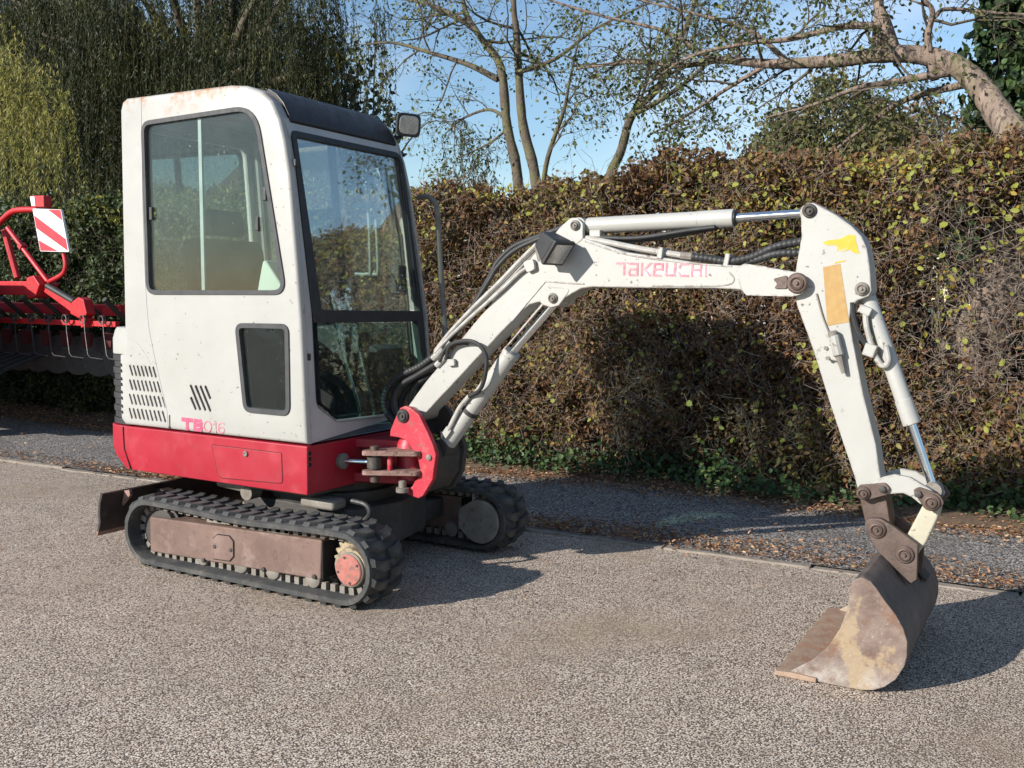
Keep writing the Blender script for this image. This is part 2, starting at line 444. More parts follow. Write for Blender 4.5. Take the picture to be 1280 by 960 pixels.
M['inner_green'] = leaf_mat('shaded inner green leaf', [(0.0, (0.012, 0.018, 0.008)), (0.6, (0.025, 0.035, 0.014)), (1.0, (0.05, 0.06, 0.02))], 0.1, spread=0.7)  # green counterpart, inner shade likewise put into the colour
M['hedge_leaf'] = leaf_mat('autumn beech leaf', BROWN, 0.3, nscale=1.1, spread=0.62)
M['hedge_yellow'] = leaf_mat('yellow green leaf', [(0.0, (0.30, 0.15, 0.04)), (0.25, (0.40, 0.27, 0.05)), (0.55, (0.26, 0.29, 0.055)), (0.8, (0.36, 0.36, 0.09)), (1.0, (0.52, 0.46, 0.16))], 0.35, spread=0.6, nscale=5.0)
M['green_leaf'] = leaf_mat('dark hedge leaf', [(0.0, (0.020, 0.032, 0.012)), (0.5, (0.045, 0.065, 0.022)), (0.8, (0.085, 0.11, 0.035)), (1.0, (0.15, 0.15, 0.05))], 0.2, nscale=1.6, spread=0.6)
M['pale_leaf'] = leaf_mat('pale privet leaf', [(0.0, (0.10, 0.12, 0.025)), (0.5, (0.24, 0.24, 0.05)), (1.0, (0.46, 0.36, 0.07))], 0.35, spread=0.7)
M['ivy'] = leaf_mat('ivy leaf', [(0.0, (0.018, 0.035, 0.014)), (0.5, (0.04, 0.07, 0.025)), (0.85, (0.075, 0.12, 0.04)), (1.0, (0.30, 0.28, 0.06))], 0.15, rough=0.5, spread=0.75, spec=0.3)
M['litter'] = leaf_mat('fallen leaf', [(0.0, (0.10, 0.055, 0.035)), (0.35, (0.24, 0.115, 0.055)), (0.6, (0.40, 0.20, 0.10)), (0.85, (0.46, 0.30, 0.17)), (1.0, (0.60, 0.47, 0.30))], 0.15, spread=0.85)
M['willow'] = leaf_mat('willow leaf', [(0.0, (0.008, 0.014, 0.004)), (0.5, (0.021, 0.031, 0.007)), (0.75, (0.060, 0.066, 0.013)), (0.9, (0.16, 0.145, 0.03)), (1.0, (0.28, 0.23, 0.05))], 0.2, nscale=1.2, spread=0.42)  # stops paint sunlit clumps and shaded depth into the leaf colour
M['willow_lit'] = leaf_mat('sunlit willow leaf', [(0.0, (0.15, 0.165, 0.045)), (0.5, (0.32, 0.31, 0.085)), (1.0, (0.55, 0.46, 0.15))], 0.5, nscale=1.5, spread=0.7)  # paler copy: sunlight on the near fronds is put into the colour
M['dark_leaf'] = leaf_mat('dark backdrop leaf', [(0.0, (0.012, 0.016, 0.008)), (0.6, (0.03, 0.036, 0.014)), (1.0, (0.06, 0.06, 0.022))], 0.12, nscale=0.6, spread=0.6)  # backdrop colour standing in for the dark depth behind the willow
M['tree_leaf'] = leaf_mat('grey green tree leaf', [(0.0, (0.045, 0.06, 0.022)), (0.5, (0.10, 0.125, 0.045)), (0.85, (0.24, 0.25, 0.08)), (1.0, (0.42, 0.35, 0.12))], 0.45, nscale=1.0, spread=0.75)
M['far_leaf'] = leaf_mat('far olive leaf', [(0.0, (0.07, 0.065, 0.025)), (0.5, (0.13, 0.12, 0.045)), (1.0, (0.22, 0.17, 0.07))], 0.25, nscale=0.6, spread=0.6)
M['far_red'] = leaf_mat('far russet leaf', [(0.0, (0.13, 0.085, 0.05)), (0.5, (0.22, 0.135, 0.085)), (1.0, (0.30, 0.2, 0.13))], 0.25, nscale=0.6, spread=0.6)
M['slate'] = surf('grey slate', (0.17, 0.17, 0.19), (0.12, 0.12, 0.135), 3, 0.7)
M['render'] = surf('pale house wall', (0.45, 0.42, 0.38), (0.40, 0.37, 0.33), 2, 0.8)

# ------------------------------------------------------------------ mesh helpers
class G:
    """Collects shapes; build() links them as ONE mesh object."""
    def __init__(self):
        self.v, self.f = [], []
        self.weld = False
    def add(self, vs, fs):
        o = len(self.v)
        self.v += [tuple(p) for p in vs]
        self.f += [tuple(i + o for i in q) for q in fs]
        return self
    def panel(self, poly, a, b, holes, c=0.01, axis='y', fn=None, n=3):
        """Holed prism whose outer edge on side a is rounded with radius c."""
        def P(q, t):
            r = {'y': (q[0], t, q[1]), 'x': (t, q[0], q[1]), 'z': (q[0], q[1], t)}[axis]
            return fn(r) if fn else r
        sg = 1 if b > a else -1
        rings = []
        for k in range(n + 1):
            t = math.pi / 2 * k / n
            d = c * (1 - math.sin(t))
            rings.append(([tuple(q) for q in inset(poly, d)] if d > 1e-6 else list(poly), a + sg * c * (1 - math.cos(t))))
        rings.append((list(poly), b))
        for front in (True, False):
            loops = [rings[0][0] if front else rings[-1][0]] + [list(h) for h in holes]
            flat = [q for l in loops for q in l]
            self.add([P(q, a if front else b) for q in flat], [tuple(t) for t in tessellate_polygon([[Vector((q[0], q[1], 0)) for q in l] for l in loops])])
        k = len(poly)
        for (r0, t0), (r1, t1) in zip(rings[:-1], rings[1:]):
            self.add([P(q, t0) for q in r0] + [P(q, t1) for q in r1], [(i, (i + 1) % k, k + (i + 1) % k, k + i) for i in range(k)])
        for h in holes:
            k2 = len(h)
            self.add([P(q, a) for q in h] + [P(q, b) for q in h], [(i, (i + 1) % k2, k2 + (i + 1) % k2, k2 + i) for i in range(k2)])
        self.weld = True
        return self
    def prism(self, poly, a, b, holes=(), axis='y', fn=None):
        """poly: 2-D outline; axis 'y': (x,z) extruded over y; 'x': (y,z) over x; 'z': (x,y) over z."""
        def P(q, t):
            r = {'y': (q[0], t, q[1]), 'x': (t, q[0], q[1]), 'z': (q[0], q[1], t)}[axis]
            return fn(r) if fn else r
        loops = [list(poly)] + [list(h) for h in holes]
        flat = [q for l in loops for q in l]
        n = len(flat)
        vs = [P(q, a) for q in flat] + [P(q, b) for q in flat]
        fs = []
        if holes:
            for t in tessellate_polygon([[Vector((q[0], q[1], 0)) for q in l] for l in loops]):
                fs += [tuple(t), tuple(i + n for i in reversed(t))]
        else:
            fs += [tuple(range(n)), tuple(range(2 * n - 1, n - 1, -1))]
        o = 0
        for l in loops:
            k = len(l)
            for i in range(k):
                j = (i + 1) % k
                fs.append((o + i, o + j, n + o + j, n + o + i))
            o += k
        return self.add(vs, fs)
    def box(self, c, s, rot=None):
        R = Euler(rot).to_matrix() if rot is not None else Matrix.Identity(3)
        vs = [Vector(c) + R @ Vector((x * s[0] / 2, y * s[1] / 2, z * s[2] / 2)) for x in (-1, 1) for y in (-1, 1) for z in (-1, 1)]
        return self.add(vs, [(0, 1, 3, 2), (4, 6, 7, 5), (0, 4, 5, 1), (2, 3, 7, 6), (0, 2, 6, 4), (1, 5, 7, 3)])
    def tube(self, pts, r, seg=10, cap=True):
        pts = [Vector(p) for p in pts]
        rs = r if isinstance(r, (list, tuple)) else [r] * len(pts)
        n = len(pts)
        T = []
        for i in range(n):
            t = pts[min(i + 1, n - 1)] - pts[max(i - 1, 0)]
            T.append(t.normalized())
        up = Vector((0, 1, 0)) if abs(T[0].y) < 0.8 else Vector((1, 0, 0))
        u = T[0].cross(up).normalized()
        vs, fs = [], []
        for i in range(n):
            u = (u - T[i] * u.dot(T[i])).normalized()
            w = T[i].cross(u)
            for k in range(seg):
                a = 2 * math.pi * k / seg
                vs.append(pts[i] + (u * math.cos(a) + w * math.sin(a)) * rs[i])
        for i in range(n - 1):
            for k in range(seg):
                l = (k + 1) % seg
                fs.append((i * seg + k, i * seg + l, (i + 1) * seg + l, (i + 1) * seg + k))
        if cap:
            fs.append(tuple(range(seg - 1, -1, -1)))
            fs.append(tuple(range((n - 1) * seg, n * seg)))
        return self.add(vs, fs)
    def cyl(self, a, b, r, seg=20, r2=None):
        return self.tube([a, b], [r, r if r2 is None else r2], seg)
    def lathe(self, c, axis, prof, seg=28):
        """prof: (offset along axis, radius) pairs."""
        ax = Vector(axis).normalized()
        pts = [Vector(c) + ax * o for o, r in prof]
        up = Vector((0, 0, 1)) if abs(ax.z) < 0.8 else Vector((1, 0, 0))
        u = ax.cross(up).normalized(); w = ax.cross(u)
        vs, fs = [], []
        for p, (o, r) in zip(pts, prof):
            for k in range(seg):
                a = 2 * math.pi * k / seg
                vs.append(p + (u * math.cos(a) + w * math.sin(a)) * r)
        for i in range(len(prof) - 1):
            for k in range(seg):
                l = (k + 1) % seg
                fs.append((i * seg + k, i * seg + l, (i + 1) * seg + l, (i + 1) * seg + k))
        fs.append(tuple(range(seg - 1, -1, -1)))
        fs.append(tuple(range((len(prof) - 1) * seg, len(prof) * seg)))
        return self.add(vs, fs)
    def mesh(self, name, mat, angle=35):
        me = bpy.data.meshes.new(name)
        me.from_pydata(self.v, [], self.f)
        bm = bmesh.new(); bm.from_mesh(me)
        if self.weld:
            bmesh.ops.remove_doubles(bm, verts=bm.verts, dist=1e-5)
        bmesh.ops.recalc_face_normals(bm, faces=bm.faces)
        bm.to_mesh(me); bm.free()
        for p in me.polygons:
            p.use_smooth = True
        me.set_sharp_from_angle(angle=math.radians(angle))
        me.materials.append(M[mat] if isinstance(mat, str) else mat)
        return me
    def build(self, name, mat, parent=None, bevel=0.0, angle=35, seg=2):
        me = self.mesh(name, mat, angle)
        return link(name, me, parent, bevel, seg)

def link(name, me, parent=None, bevel=0.0, seg=2):
    o = bpy.data.objects.new(name, me)
    COL.objects.link(o)
    if parent is not None:
        o.parent = parent
    if bevel:
        b = o.modifiers.new('bevel', 'BEVEL')
        b.width = bevel; b.segments = seg; b.limit_method = 'ANGLE'; b.angle_limit = math.radians(38)
        b.use_clamp_overlap = True
        b.harden_normals = True
    return o

def empty(name, loc=(0, 0, 0), parent=None):
    o = bpy.data.objects.new(name, None)
    o.empty_display_size = 0.1
    COL.objects.link(o)
    o.location = loc
    if parent is not None:
        o.parent = parent
    return o

def tag(o, label=None, cat=None, group=None, kind=None):
    if label: o['label'] = label
    if cat: o['category'] = cat
    if group: o['group'] = group
    if kind: o['kind'] = kind
    return o

def spline(pts, n=8):
    """Catmull-Rom through pts (any dimension)."""
    P = [np.array(p, float) for p in pts]
    P = [2 * P[0] - P[1]] + P + [2 * P[-1] - P[-2]]
    out = []
    for i in range(1, len(P) - 2):
        for k in range(n):
            t = k / n
            a, b, c, d = P[i - 1], P[i], P[i + 1], P[i + 2]
            out.append(tuple(0.5 * ((2 * b) + (c - a) * t + (2 * a - 5 * b + 4 * c - d) * t * t + (3 * b - a - 3 * c + d) * t ** 3)))
    out.append(tuple(P[-2]))
    return out

def rounded(poly, r, n=5):
    """Round the corners of a polygon; r may be one radius or one per corner."""
    k = len(poly)
    rs = r if isinstance(r, (list, tuple)) else [r] * k
    out = []
    for i in range(k):
        p = np.array(poly[i], float); a = np.array(poly[i - 1], float); b = np.array(poly[(i + 1) % k], float)
        da, db = a - p, b - p
        la, lb = np.linalg.norm(da), np.linalg.norm(db)
        da /= la; db /= lb
        ang = math.acos(max(-1, min(1, float(da @ db))))
        t = min(rs[i] / max(math.tan(ang / 2), 1e-6), la * 0.49, lb * 0.49)
        p0, p1 = p + da * t, p + db * t
        for j in range(n + 1):
            s = j / n
            out.append(tuple((1 - s) ** 2 * p0 + 2 * s * (1 - s) * p + s * s * p1))
    return out

def inset(poly, d):
    """Shrink a convex-ish polygon by d along its edge normals."""
    P = [np.array(p, float) for p in poly]
    k = len(P)
    area = sum(P[i][0] * P[(i + 1) % k][1] - P[(i + 1) % k][0] * P[i][1] for i in range(k))
    sg = 1 if area > 0 else -1
    out = []
    for i in range(k):
        e1 = P[i] - P[i - 1]; e2 = P[(i + 1) % k] - P[i]
        e1 /= np.linalg.norm(e1) + 1e-9; e2 /= np.linalg.norm(e2) + 1e-9
        n1 = np.array((-e1[1], e1[0])) * sg; n2 = np.array((-e2[1], e2[0])) * sg
        m = n1 + n2
        m /= max(np.linalg.norm(m), 1e-6)
        c = max(float(m @ n1), 0.4)
        out.append(tuple(P[i] + m * d / c))
    return out

def xyz(pts, y):
    return [(p[0], y, p[1]) for p in pts]

def strokes(lines, w, y0, y1, u0, v0, su, sv, slant=0.0, rise=0.0):
    """Lettering as thin slabs on a plane of constant y: polylines in letter space."""
    g = G()
    for ln in lines:
        pts = [np.array((u0 + (p[0] + slant * p[1]) * su, v0 + p[1] * sv + rise * p[0] * su)) for p in ln]
        for a, b in zip(pts[:-1], pts[1:]):
            d = b - a; L = np.linalg.norm(d)
            if L < 1e-6: continue
            d /= L; n = np.array((-d[1], d[0])) * w / 2
            a2, b2 = a - d * w * 0.42, b + d * w * 0.42
            kk = len(g.v) // 8
            g.prism([tuple(a2 + n), tuple(b2 + n), tuple(b2 - n), tuple(a2 - n)], y0 - 0.00006 * kk, y1)
    return g

# ------------------------------------------------------------------ ground, road, path, edging stones
def kerb_y(x):
    return 0.965 + 0.048 * x

def sheet(name, poly, z, mat, label=None):
    g = G()
    n = len(poly)
    g.add([(x, y, z) for x, y in poly], [tuple(range(n))])
    o = g.build(name, mat)
    tag(o, label, None, None, 'structure')
    return o

sheet('ground', [(-400, -400), (400, -400), (400, 400), (-400, 400)], -0.03, 'grass', 'grassy ground reaching to the horizon')
sheet('road', [(-60, -60), (60, -60), (60, kerb_y(60)), (-60, kerb_y(-60))], 0.0, 'road', 'pale chipping tarmac road under the excavator')
sheet('footpath', [(-60, kerb_y(-60) + 0.03), (24, kerb_y(24) + 0.03), (24, 2.75), (-60, 2.75)], 0.008, 'path', 'dark grey tarmac footpath between road and hedge')

def soil_bank():
    xs = np.linspace(-30, 24, 271); ys = np.array([2.42, 2.5, 2.6, 2.75, 3.0, 3.4, 4.2, 6.0])
    hs = np.array([-0.004, 0.03, 0.055, 0.08, 0.09, 0.08, 0.05, -0.05])
    vs, fs = [], []
    for i, x in enumerate(xs):
        wob = 0.07 * math.sin(x * 1.7) + 0.05 * math.sin(x * 4.1 + 1)
        for j in range(len(ys)):
            vs.append((x, ys[j] + (wob if j < 4 else 0), hs[j] + 0.012 * math.sin(x * 7 + j * 2)*(j > 0) * (j < 7)))
    n = len(ys)
    for i in range(len(xs) - 1):
        for j in range(n - 1):
            fs.append((i * n + j, (i + 1) * n + j, (i + 1) * n + j + 1, i * n + j + 1))
    o = G().add(vs, fs).build('soil_bank', 'soil')
    tag(o, 'low bank of leafy soil at the foot of the hedge', kind='structure')
soil_bank()

kerb = empty('kerb')
tag(kerb, 'row of worn concrete edging stones between road and footpath', kind='structure')
x = -13.0
while x < 10:
    ln = random.choice((0.62, 0.9, 0.9, 0.75))
    x1 = x + ln - random.uniform(0.006, 0.016)
    wd = random.uniform(0.045, 0.06)
    g = G()
    n = 5
    top = random.uniform(0.004, 0.015)
    A = [(x + (x1 - x) * k / n) for k in range(n + 1)]
    up = [(a, kerb_y(a) + wd / 2 + random.uniform(-0.006, 0.006)) for a in A]
    dn = [(a, kerb_y(a) - wd / 2 + random.uniform(-0.008, 0.008)) for a in reversed(A)]
    g.prism(rounded(up + dn, 0.008, 2), -0.03, top, axis='z')
    st = g.build('edging_stone', 'kerb', kerb, bevel=0.006)
    st.location = (0, random.uniform(-0.012, 0.012), random.uniform(-0.004, 0.004))
    x += ln

# ------------------------------------------------------------------ the mini excavator
EX = empty('mini_excavator')
tag(EX, 'small white and red tracked mini excavator with its bucket resting on the road', 'excavator')

# ---- undercarriage
TR_R, TR_XR, TR_XF, TR_Z = 0.155, -0.600, 0.564, 0.1715     # end-wheel radius of the belt's outer face, axle stations

def track_path(r, n_arc=14, n_run=16):
    """Closed stadium in (x,z), starting on the top run; the top run sags a little."""
    P = []
    for k in range(n_run):
        t = k / n_run
        sag = -0.012 * math.sin(math.pi * t) + 0.004 * math.sin(3 * math.pi * t)
        P.append((TR_XR + (TR_XF - TR_XR) * t, TR_Z + r + sag))
    for k in range(n_arc):
        a = math.pi / 2 - math.pi * k / n_arc
        P.append((TR_XF + r * math.cos(a), TR_Z + r * math.sin(a)))
    for k in range(n_run):
        t = k / n_run
        P.append((TR_XF + (TR_XR - TR_XF) * t, TR_Z - r))
    for k in range(n_arc):
        a = -math.pi / 2 - math.pi * k / n_arc
        P.append((TR_XR + r * math.cos(a), TR_Z + r * math.sin(a)))
    return P

def resample(P, n):
    Q = [np.array(p) for p in P] + [np.array(P[0])]
    d = np.cumsum([0] + [np.linalg.norm(Q[i + 1] - Q[i]) for i in range(len(Q) - 1)])
    out = []
    for s in np.linspace(0, d[-1], n, endpoint=False):
        i = min(np.searchsorted(d, s, 'right') - 1, len(Q) - 2)
        t = (s - d[i]) / (d[i + 1] - d[i])
        p = Q[i] * (1 - t) + Q[i + 1] * t
        j = (i + 1) % (len(Q) - 1)
        tg = Q[i + 1] - Q[i]
        out.append((p, tg / np.linalg.norm(tg)))
    return out

def lug_mesh(sg):
    # one tread block: raked bar, x along the belt, y across (outwards = sg), z away from the belt
    prof = [(-0.026, 0.101), (0.006, 0.101), (0.034, 0.058), (0.036, 0.004), (-0.006, 0.004), (-0.008, 0.056)]
    low = [(x * 1.18 - 0.002, y * 1.06) for x, y in prof]
    vs = [(x, sg * y, -0.003) for x, y in low] + [(x, sg * (y * 0.97), 0.0165) for x, y in prof]
    n = len(prof)
    fs = [tuple(range(n)), tuple(range(2 * n - 1, n - 1, -1))] + [(i, (i + 1) % n, n + (i + 1) % n, n + i) for i in range(n)]
    return G().add(vs, fs).mesh('tread_lug', 'track_rubber', 25)
LUG = {1: lug_mesh(1), -1: lug_mesh(-1)}

def make_track(yc, side):
    """side -1: the track's outer face looks to -y."""
    root = empty('track', (0, 0, 0), EX)
    th = 0.028
    outer = track_path(TR_R); inner = track_path(TR_R - th)
    n = len(outer)
    hw = 0.115
    prof = [(-hw, 0.004), (-hw + 0.008, 0.0), (hw - 0.008, 0.0), (hw, 0.004), (hw, th - 0.004), (hw - 0.01, th), (-hw + 0.01, th), (-hw, th - 0.004)]
    vs, fs = [], []
    for i in range(n):
        o = np.array(outer[i]); q = np.array(inner[i])
        for (yy, d) in prof:
            p = o + (q - o) * (d / th)
            vs.append((p[0], yc + yy, p[1]))
    k = len(prof)
    for i in range(n):
        j = (i + 1) % n
        for a in range(k):
            b = (a + 1) % k
            fs.append((i * k + a, i * k + b, j * k + b, j * k + a))
    G().add(vs, fs).build('belt', 'track_rubber', root)
    # tread lugs, two staggered rows, each a block of its own
    for row, off in ((1, 0.0), (-1, 0.5)):
        st = resample(outer, 84)[(0 if row == 1 else 1)::2]
        for p, tg in st:
            o = link('tread_lug', LUG[row], root)
            nx = Vector((-tg[1], 0, tg[0]))
            X = Vector((tg[0], 0, tg[1]))
            Y = nx.cross(X)
            Mx = Matrix((X, Y, nx)).transposed().to_4x4()
            Mx.translation = Vector((p[0], yc, p[1]))
            o.matrix_local = Mx
    # guide teeth inside the belt
    g = G()
    for p, tg in resample(inner, 62):
        nx = np.array((tg[1], -tg[0]))
        c = p + nx * 0.014
        ang = math.atan2(tg[1], tg[0])
        for s in (-1, 1):
            g.box((c[0], yc + s * 0.034, c[1]), (0.026, 0.022, 0.034), (0, -ang, 0))
    tag(g.build('guide_teeth', 'greysteel', root), kind='stuff')
    # track frame
    fr = rounded([(-0.640, 0.232), (0.419, 0.261), (0.411, 0.088), (-0.640, 0.064)], 0.012, 3)
    ya, yb = yc + side * 0.062, yc - side * 0.05
    fo = G().prism(fr, min(ya, yb), max(ya, yb)).build('track_frame', 'brown', root, bevel=0.008)
    yo = yc + side * 0.062
    px = [(-0.10, 0.192), (-0.075, 0.213), (0.0, 0.216), (0.024, 0.196), (0.024, 0.128), (0.0, 0.104), (-0.048, 0.102), (-0.10, 0.10)]
    px = [(x - 0.115, z - 0.008) for x, z in px]
    G().prism(inset(px, -0.004), min(yo - side * 0.004, yo + side * 0.002), max(yo - side * 0.004, yo + side * 0.002)).build('plate_seam', 'slot', root)
    G().prism([(yc - side * 0.044, 0.095), (yc + side * 0.056, 0.095), (yc + side * 0.056, 0.252), (yc - side * 0.044, 0.252)], 0.413, 0.4205, axis='x').build('frame_end_shade', 'slot', root)  # dark plate painting the shade of the frame's hollow end
    G().prism(px, min(yo + side * 0.0005, yo + side * 0.006), max(yo + side * 0.0005, yo + side * 0.006)).build('access_plate', 'brown', root, bevel=0.002)
    for bx, bz in ((-0.205, 0.15), (-0.105, 0.148), (-0.28, 0.075), (0.09, 0.088), (0.38, 0.10)):
        G().lathe((bx, yo, bz), (0, side, 0), [(-0.004, 0.010), (0.008, 0.010), (0.010, 0.007)], 10).build('bolt', 'darksteel', root)
    for rx in (-0.30, -0.06, 0.13, 0.36):
        G().lathe((rx, yc, 0.086), (0, 1, 0), [(-0.060, 0.030), (-0.055, 0.040), (-0.030, 0.040), (-0.028, 0.026), (0.028, 0.026), (0.030, 0.040), (0.055, 0.040), (0.060, 0.030)], 20).build('roller', 'greysteel', root)
    for rx in (-0.22, 0.16):
        G().box((rx, yc + side * 0.02, 0.262 + 0.012 * rx), (0.12, 0.05, 0.022), (0, -0.03, 0)).build('top_guide', 'greysteel', root, bevel=0.004)
    # idler at the rear
    G().lathe((TR_XR, yc, TR_Z), (0, 1, 0), [(-0.045, 0.05), (-0.04, 0.106), (-0.018, 0.110), (-0.015, 0.122), (0.015, 0.122), (0.018, 0.110), (0.04, 0.106), (0.045, 0.05)], 30).build('idler', 'darksteel', root)
    G().box((TR_XR + 0.075, yc, TR_Z - 0.01), (0.16, 0.075, 0.045)).build('idler_yoke', 'greysteel', root, bevel=0.004)
    # sprocket: toothed ring + hub with faded cover
    teeth = []
    nt = 21
    for i in range(nt * 4):
        a = 2 * math.pi * i / (nt * 4)
        r = 0.120 if i % 4 in (0, 1) else 0.103
        teeth.append((TR_XF + r * math.cos(a), TR_Z + r * math.sin(a)))
    sp = G().prism(teeth, yc - 0.012, yc + 0.012).build('sprocket', 'cream', root, bevel=0.002)
    zc = TR_Z - 0.018
    G().lathe((TR_XF, yc, TR_Z - 0.006), (0, side, 0), [(0.0, 0.092), (0.02, 0.092), (0.028, 0.084), (0.055, 0.080)], 30).build('hub', 'cream', root)
    hc = G().lathe((TR_XF + 0.004, yc, TR_Z - 0.014), (0, side, 0), [(0.04, 0.074), (0.062, 0.074), (0.066, 0.070)], 30).build('hub_ring', 'greysteel', root)
    hv = G().lathe((TR_XF + 0.004, yc, TR_Z - 0.014), (0, side, 0), [(0.058, 0.066), (0.070, 0.066), (0.073, 0.062)], 30).build('hub_cover', 'hubred', root)
    hv['label'] = 'round faded red hub cover'
    for a in (0.5, 1.9, 3.4, 4.9):
        G().lathe((TR_XF + 0.004 + 0.054 * math.cos(a), yc + side * 0.072, TR_Z - 0.014 + 0.054 * math.sin(a)), (0, side, 0), [(0, 0.006), (0.004, 0.006)], 8).build('bolt', 'darksteel', root)
    # travel-motor guard on the inner face
    cx, cz = TR_XF + 0.01, TR_Z - 0.008
    gp = [(cx - 0.125, cz + 0.055), (cx - 0.125, cz - 0.045)] + [(cx + 0.112 * math.cos(t), cz + 0.112 * math.sin(t)) for t in np.linspace(math.radians(-130), math.radians(130), 22)]
    yi = yc - side * 0.095
    gd = G().prism(gp, min(yi, yi - side * 0.03), max(yi, yi - side * 0.03)).build('motor_guard', 'greysteel', root, bevel=0.008)
    return root
make_track(-0.535, -1)
make_track(0.535, 1)

# chassis between the tracks, slew ring, extension tubes
ch = empty('chassis', parent=EX)
G().prism(rounded([(-0.34, -0.30), (0.34, -0.30), (0.40, 0.0), (0.34, 0.30), (-0.34, 0.30), (-0.40, 0)], 0.05), 0.13, 0.325, axis='z').build('centre_frame', 'darksteel', ch, bevel=0.01)
for xx in (-0.24, 0.26):
    G().box((xx, 0, 0.20), (0.11, 0.96, 0.10)).build('cross_tube', 'darksteel', ch, bevel=0.008)
G().lathe((0, 0, 0.32), (0, 0, 1), [(0, 0.30), (0.03, 0.31), (0.055, 0.31), (0.06, 0.27), (0.12, 0.27)], 40).build('slew_ring', 'darksteel', ch)
G().box((0.20, -0.33, 0.352), (0.20, 0.10, 0.05)).build('ram_cover', 'greysteel', ch, bevel=0.018)
G().cyl((-0.42, -0.36, 0.385), (-0.22, -0.36, 0.372), 0.022, 14).build('blade_ram', 'greysteel', ch)
G().lathe((-0.21, -0.40, 0.362), (0, 1, 0), [(0, 0.036), (0.07, 0.036)], 18).build('ram_eye', 'greysteel', ch)
G().tube([(x, -0.30, z) for x, z in spline([(0.34, 0.37), (0.42, 0.36), (0.44, 0.32), (0.40, 0.28)], 5)], 0.012, 8).build('hose', 'rubber', ch)

# dozer blade at the rear
bl = empty('dozer_blade', parent=EX)
pf = [(-0.905, 0.318), (-0.922, 0.27), (-0.928, 0.22), (-0.924, 0.18), (-0.940, 0.130)]
pb = [(x - 0.016, z + (0.004 if i == 0 else 0)) for i, (x, z) in enumerate(pf)]
G().prism(pf + pb[::-1], -0.65, 0.65).build('mouldboard', 'bladeblack', bl, bevel=0.002)
G().prism([(-0.936, 0.165), (-0.952, 0.108), (-0.964, 0.112), (-0.945, 0.168)], -0.648, 0.648).build('cutting_edge', 'worn_edge', bl)
for yy in (-0.30, 0.30):
    G().prism([(-0.906, 0.30), (-0.912, 0.20), (-0.30, 0.15), (-0.30, 0.22), (-0.72, 0.27)], yy - 0.03, yy + 0.03).build('push_arm', 'bladeblack', bl, bevel=0.004)
for yy in (-0.52, 0.52):
    G().prism([(-0.900, 0.318), (-0.922, 0.24), (-0.86, 0.300), (-0.865, 0.325)], yy - 0.008, yy + 0.008).build('gusset', 'worn_edge', bl)

# ---- upper structure: red skirt with rounded counterweight
def plan(w, xf, xr, d=0.0):
    P = [(xf, -w), (-0.93, -w)]
    P += spline([(-0.93, -w), (-1.03, -w + 0.018), (-1.098, -w + 0.065), (-1.14, -w + 0.17), (xr, -0.12), (xr, 0.12), (-1.14, w - 0.17), (-1.098, w - 0.065), (-1.03, w - 0.018), (-0.93, w)], 4)[1:]
    P += [(xf, w)]
    return P
HB = empty('house', parent=EX)
def tail_low(p):
    x, y, z = p
    if z < 0.5:                                   # the tail's underside lifts and tucks in a little
        return (x + (0.045 if x < -0.95 else 0.0), y * (0.97 if x < -0.95 else 1.0), z)
    return p
sk = G()
front = [(xx, yy) for xx, yy in plan(0.49, 0.2465, -1.155)]
n = len(front)
vs, fs = [], []
for z, dx in ((0.415, 1), (0.47, 0.25), (0.52, 0.0), (0.632, 0.0)):
    for (xx, yy) in front:
        t = max(0.0, min(1.0, (-0.86 - xx) / 0.2))
        vs.append((xx + 0.075 * dx * t, yy * (1 - 0.03 * dx * t), z))
for r in range(3):
    for i in range(n):
        j = (i + 1) % n
        fs.append((r * n + i, r * n + j, (r + 1) * n + j, (r + 1) * n + i))
fs += [tuple(range(n)), tuple(range(4 * n - 1, 3 * n - 1, -1))]
sk.add(vs, fs).build('skirt', 'red', HB, bevel=0.006)
# joints in the skirt: counterweight seam, hatch with its lock
G().prism([(-0.949, 0.628), (-0.944, 0.628), (-0.938, 0.52), (-0.894, 0.42), (-0.899, 0.42), (-0.943, 0.52)], -0.4925, -0.485).build('panel_seam', 'slot', HB)
ht = rounded([(-0.335, 0.592), (0.100, 0.592), (0.106, 0.452), (-0.292, 0.437)], [0.01, 0.01, 0.02, 0.04], 4)
hh = G().prism(ht, -0.4915, -0.488, holes=[inset(ht, 0.0028)]).build('hatch_seam', 'darkred', HB)
G().prism(inset(ht, 0.0028), -0.4925, -0.488).build('hatch', 'red', HB, bevel=0.0015)
G().lathe((-0.115, -0.494, 0.568), (0, -1, 0), [(0, 0.013), (0.005, 0.013), (0.007, 0.009), (0.004, 0.004)], 16).build('hatch_lock', 'greysteel', HB)
for zz in (0.60, 0.575, 0.55):
    G().cyl((0.2455, -0.475, zz), (0.2495, -0.475, zz), 0.010, 12).build('front_slot', 'slot', HB)
G().box((0.03, 0, 0.408), (0.40, 0.9, 0.014)).build('belly_plate', 'darksteel', HB)

# engine cover behind the cab
ec = empty('engine_cover', parent=EX)
P2 = [(xx, yy) for xx, yy in plan(0.478, -0.90, -1.135) if xx < -0.90]
P2 = [(-0.905, -0.478)] + P2 + [(-0.905, 0.478)]
for k in range(11):
    z0 = 0.636 + k * 0.0315
    s = 0.992 if k % 2 else 1.0
    G().prism([(x, y * s) if x < -0.95 else (x, y) for x, y in [((xx + 0.9) * (0.97 if k % 2 else 1.0) - 0.9, yy) for xx, yy in P2]], z0, z0 + 0.0305, axis='z').build('louvre', 'plastic', ec, bevel=0.003)

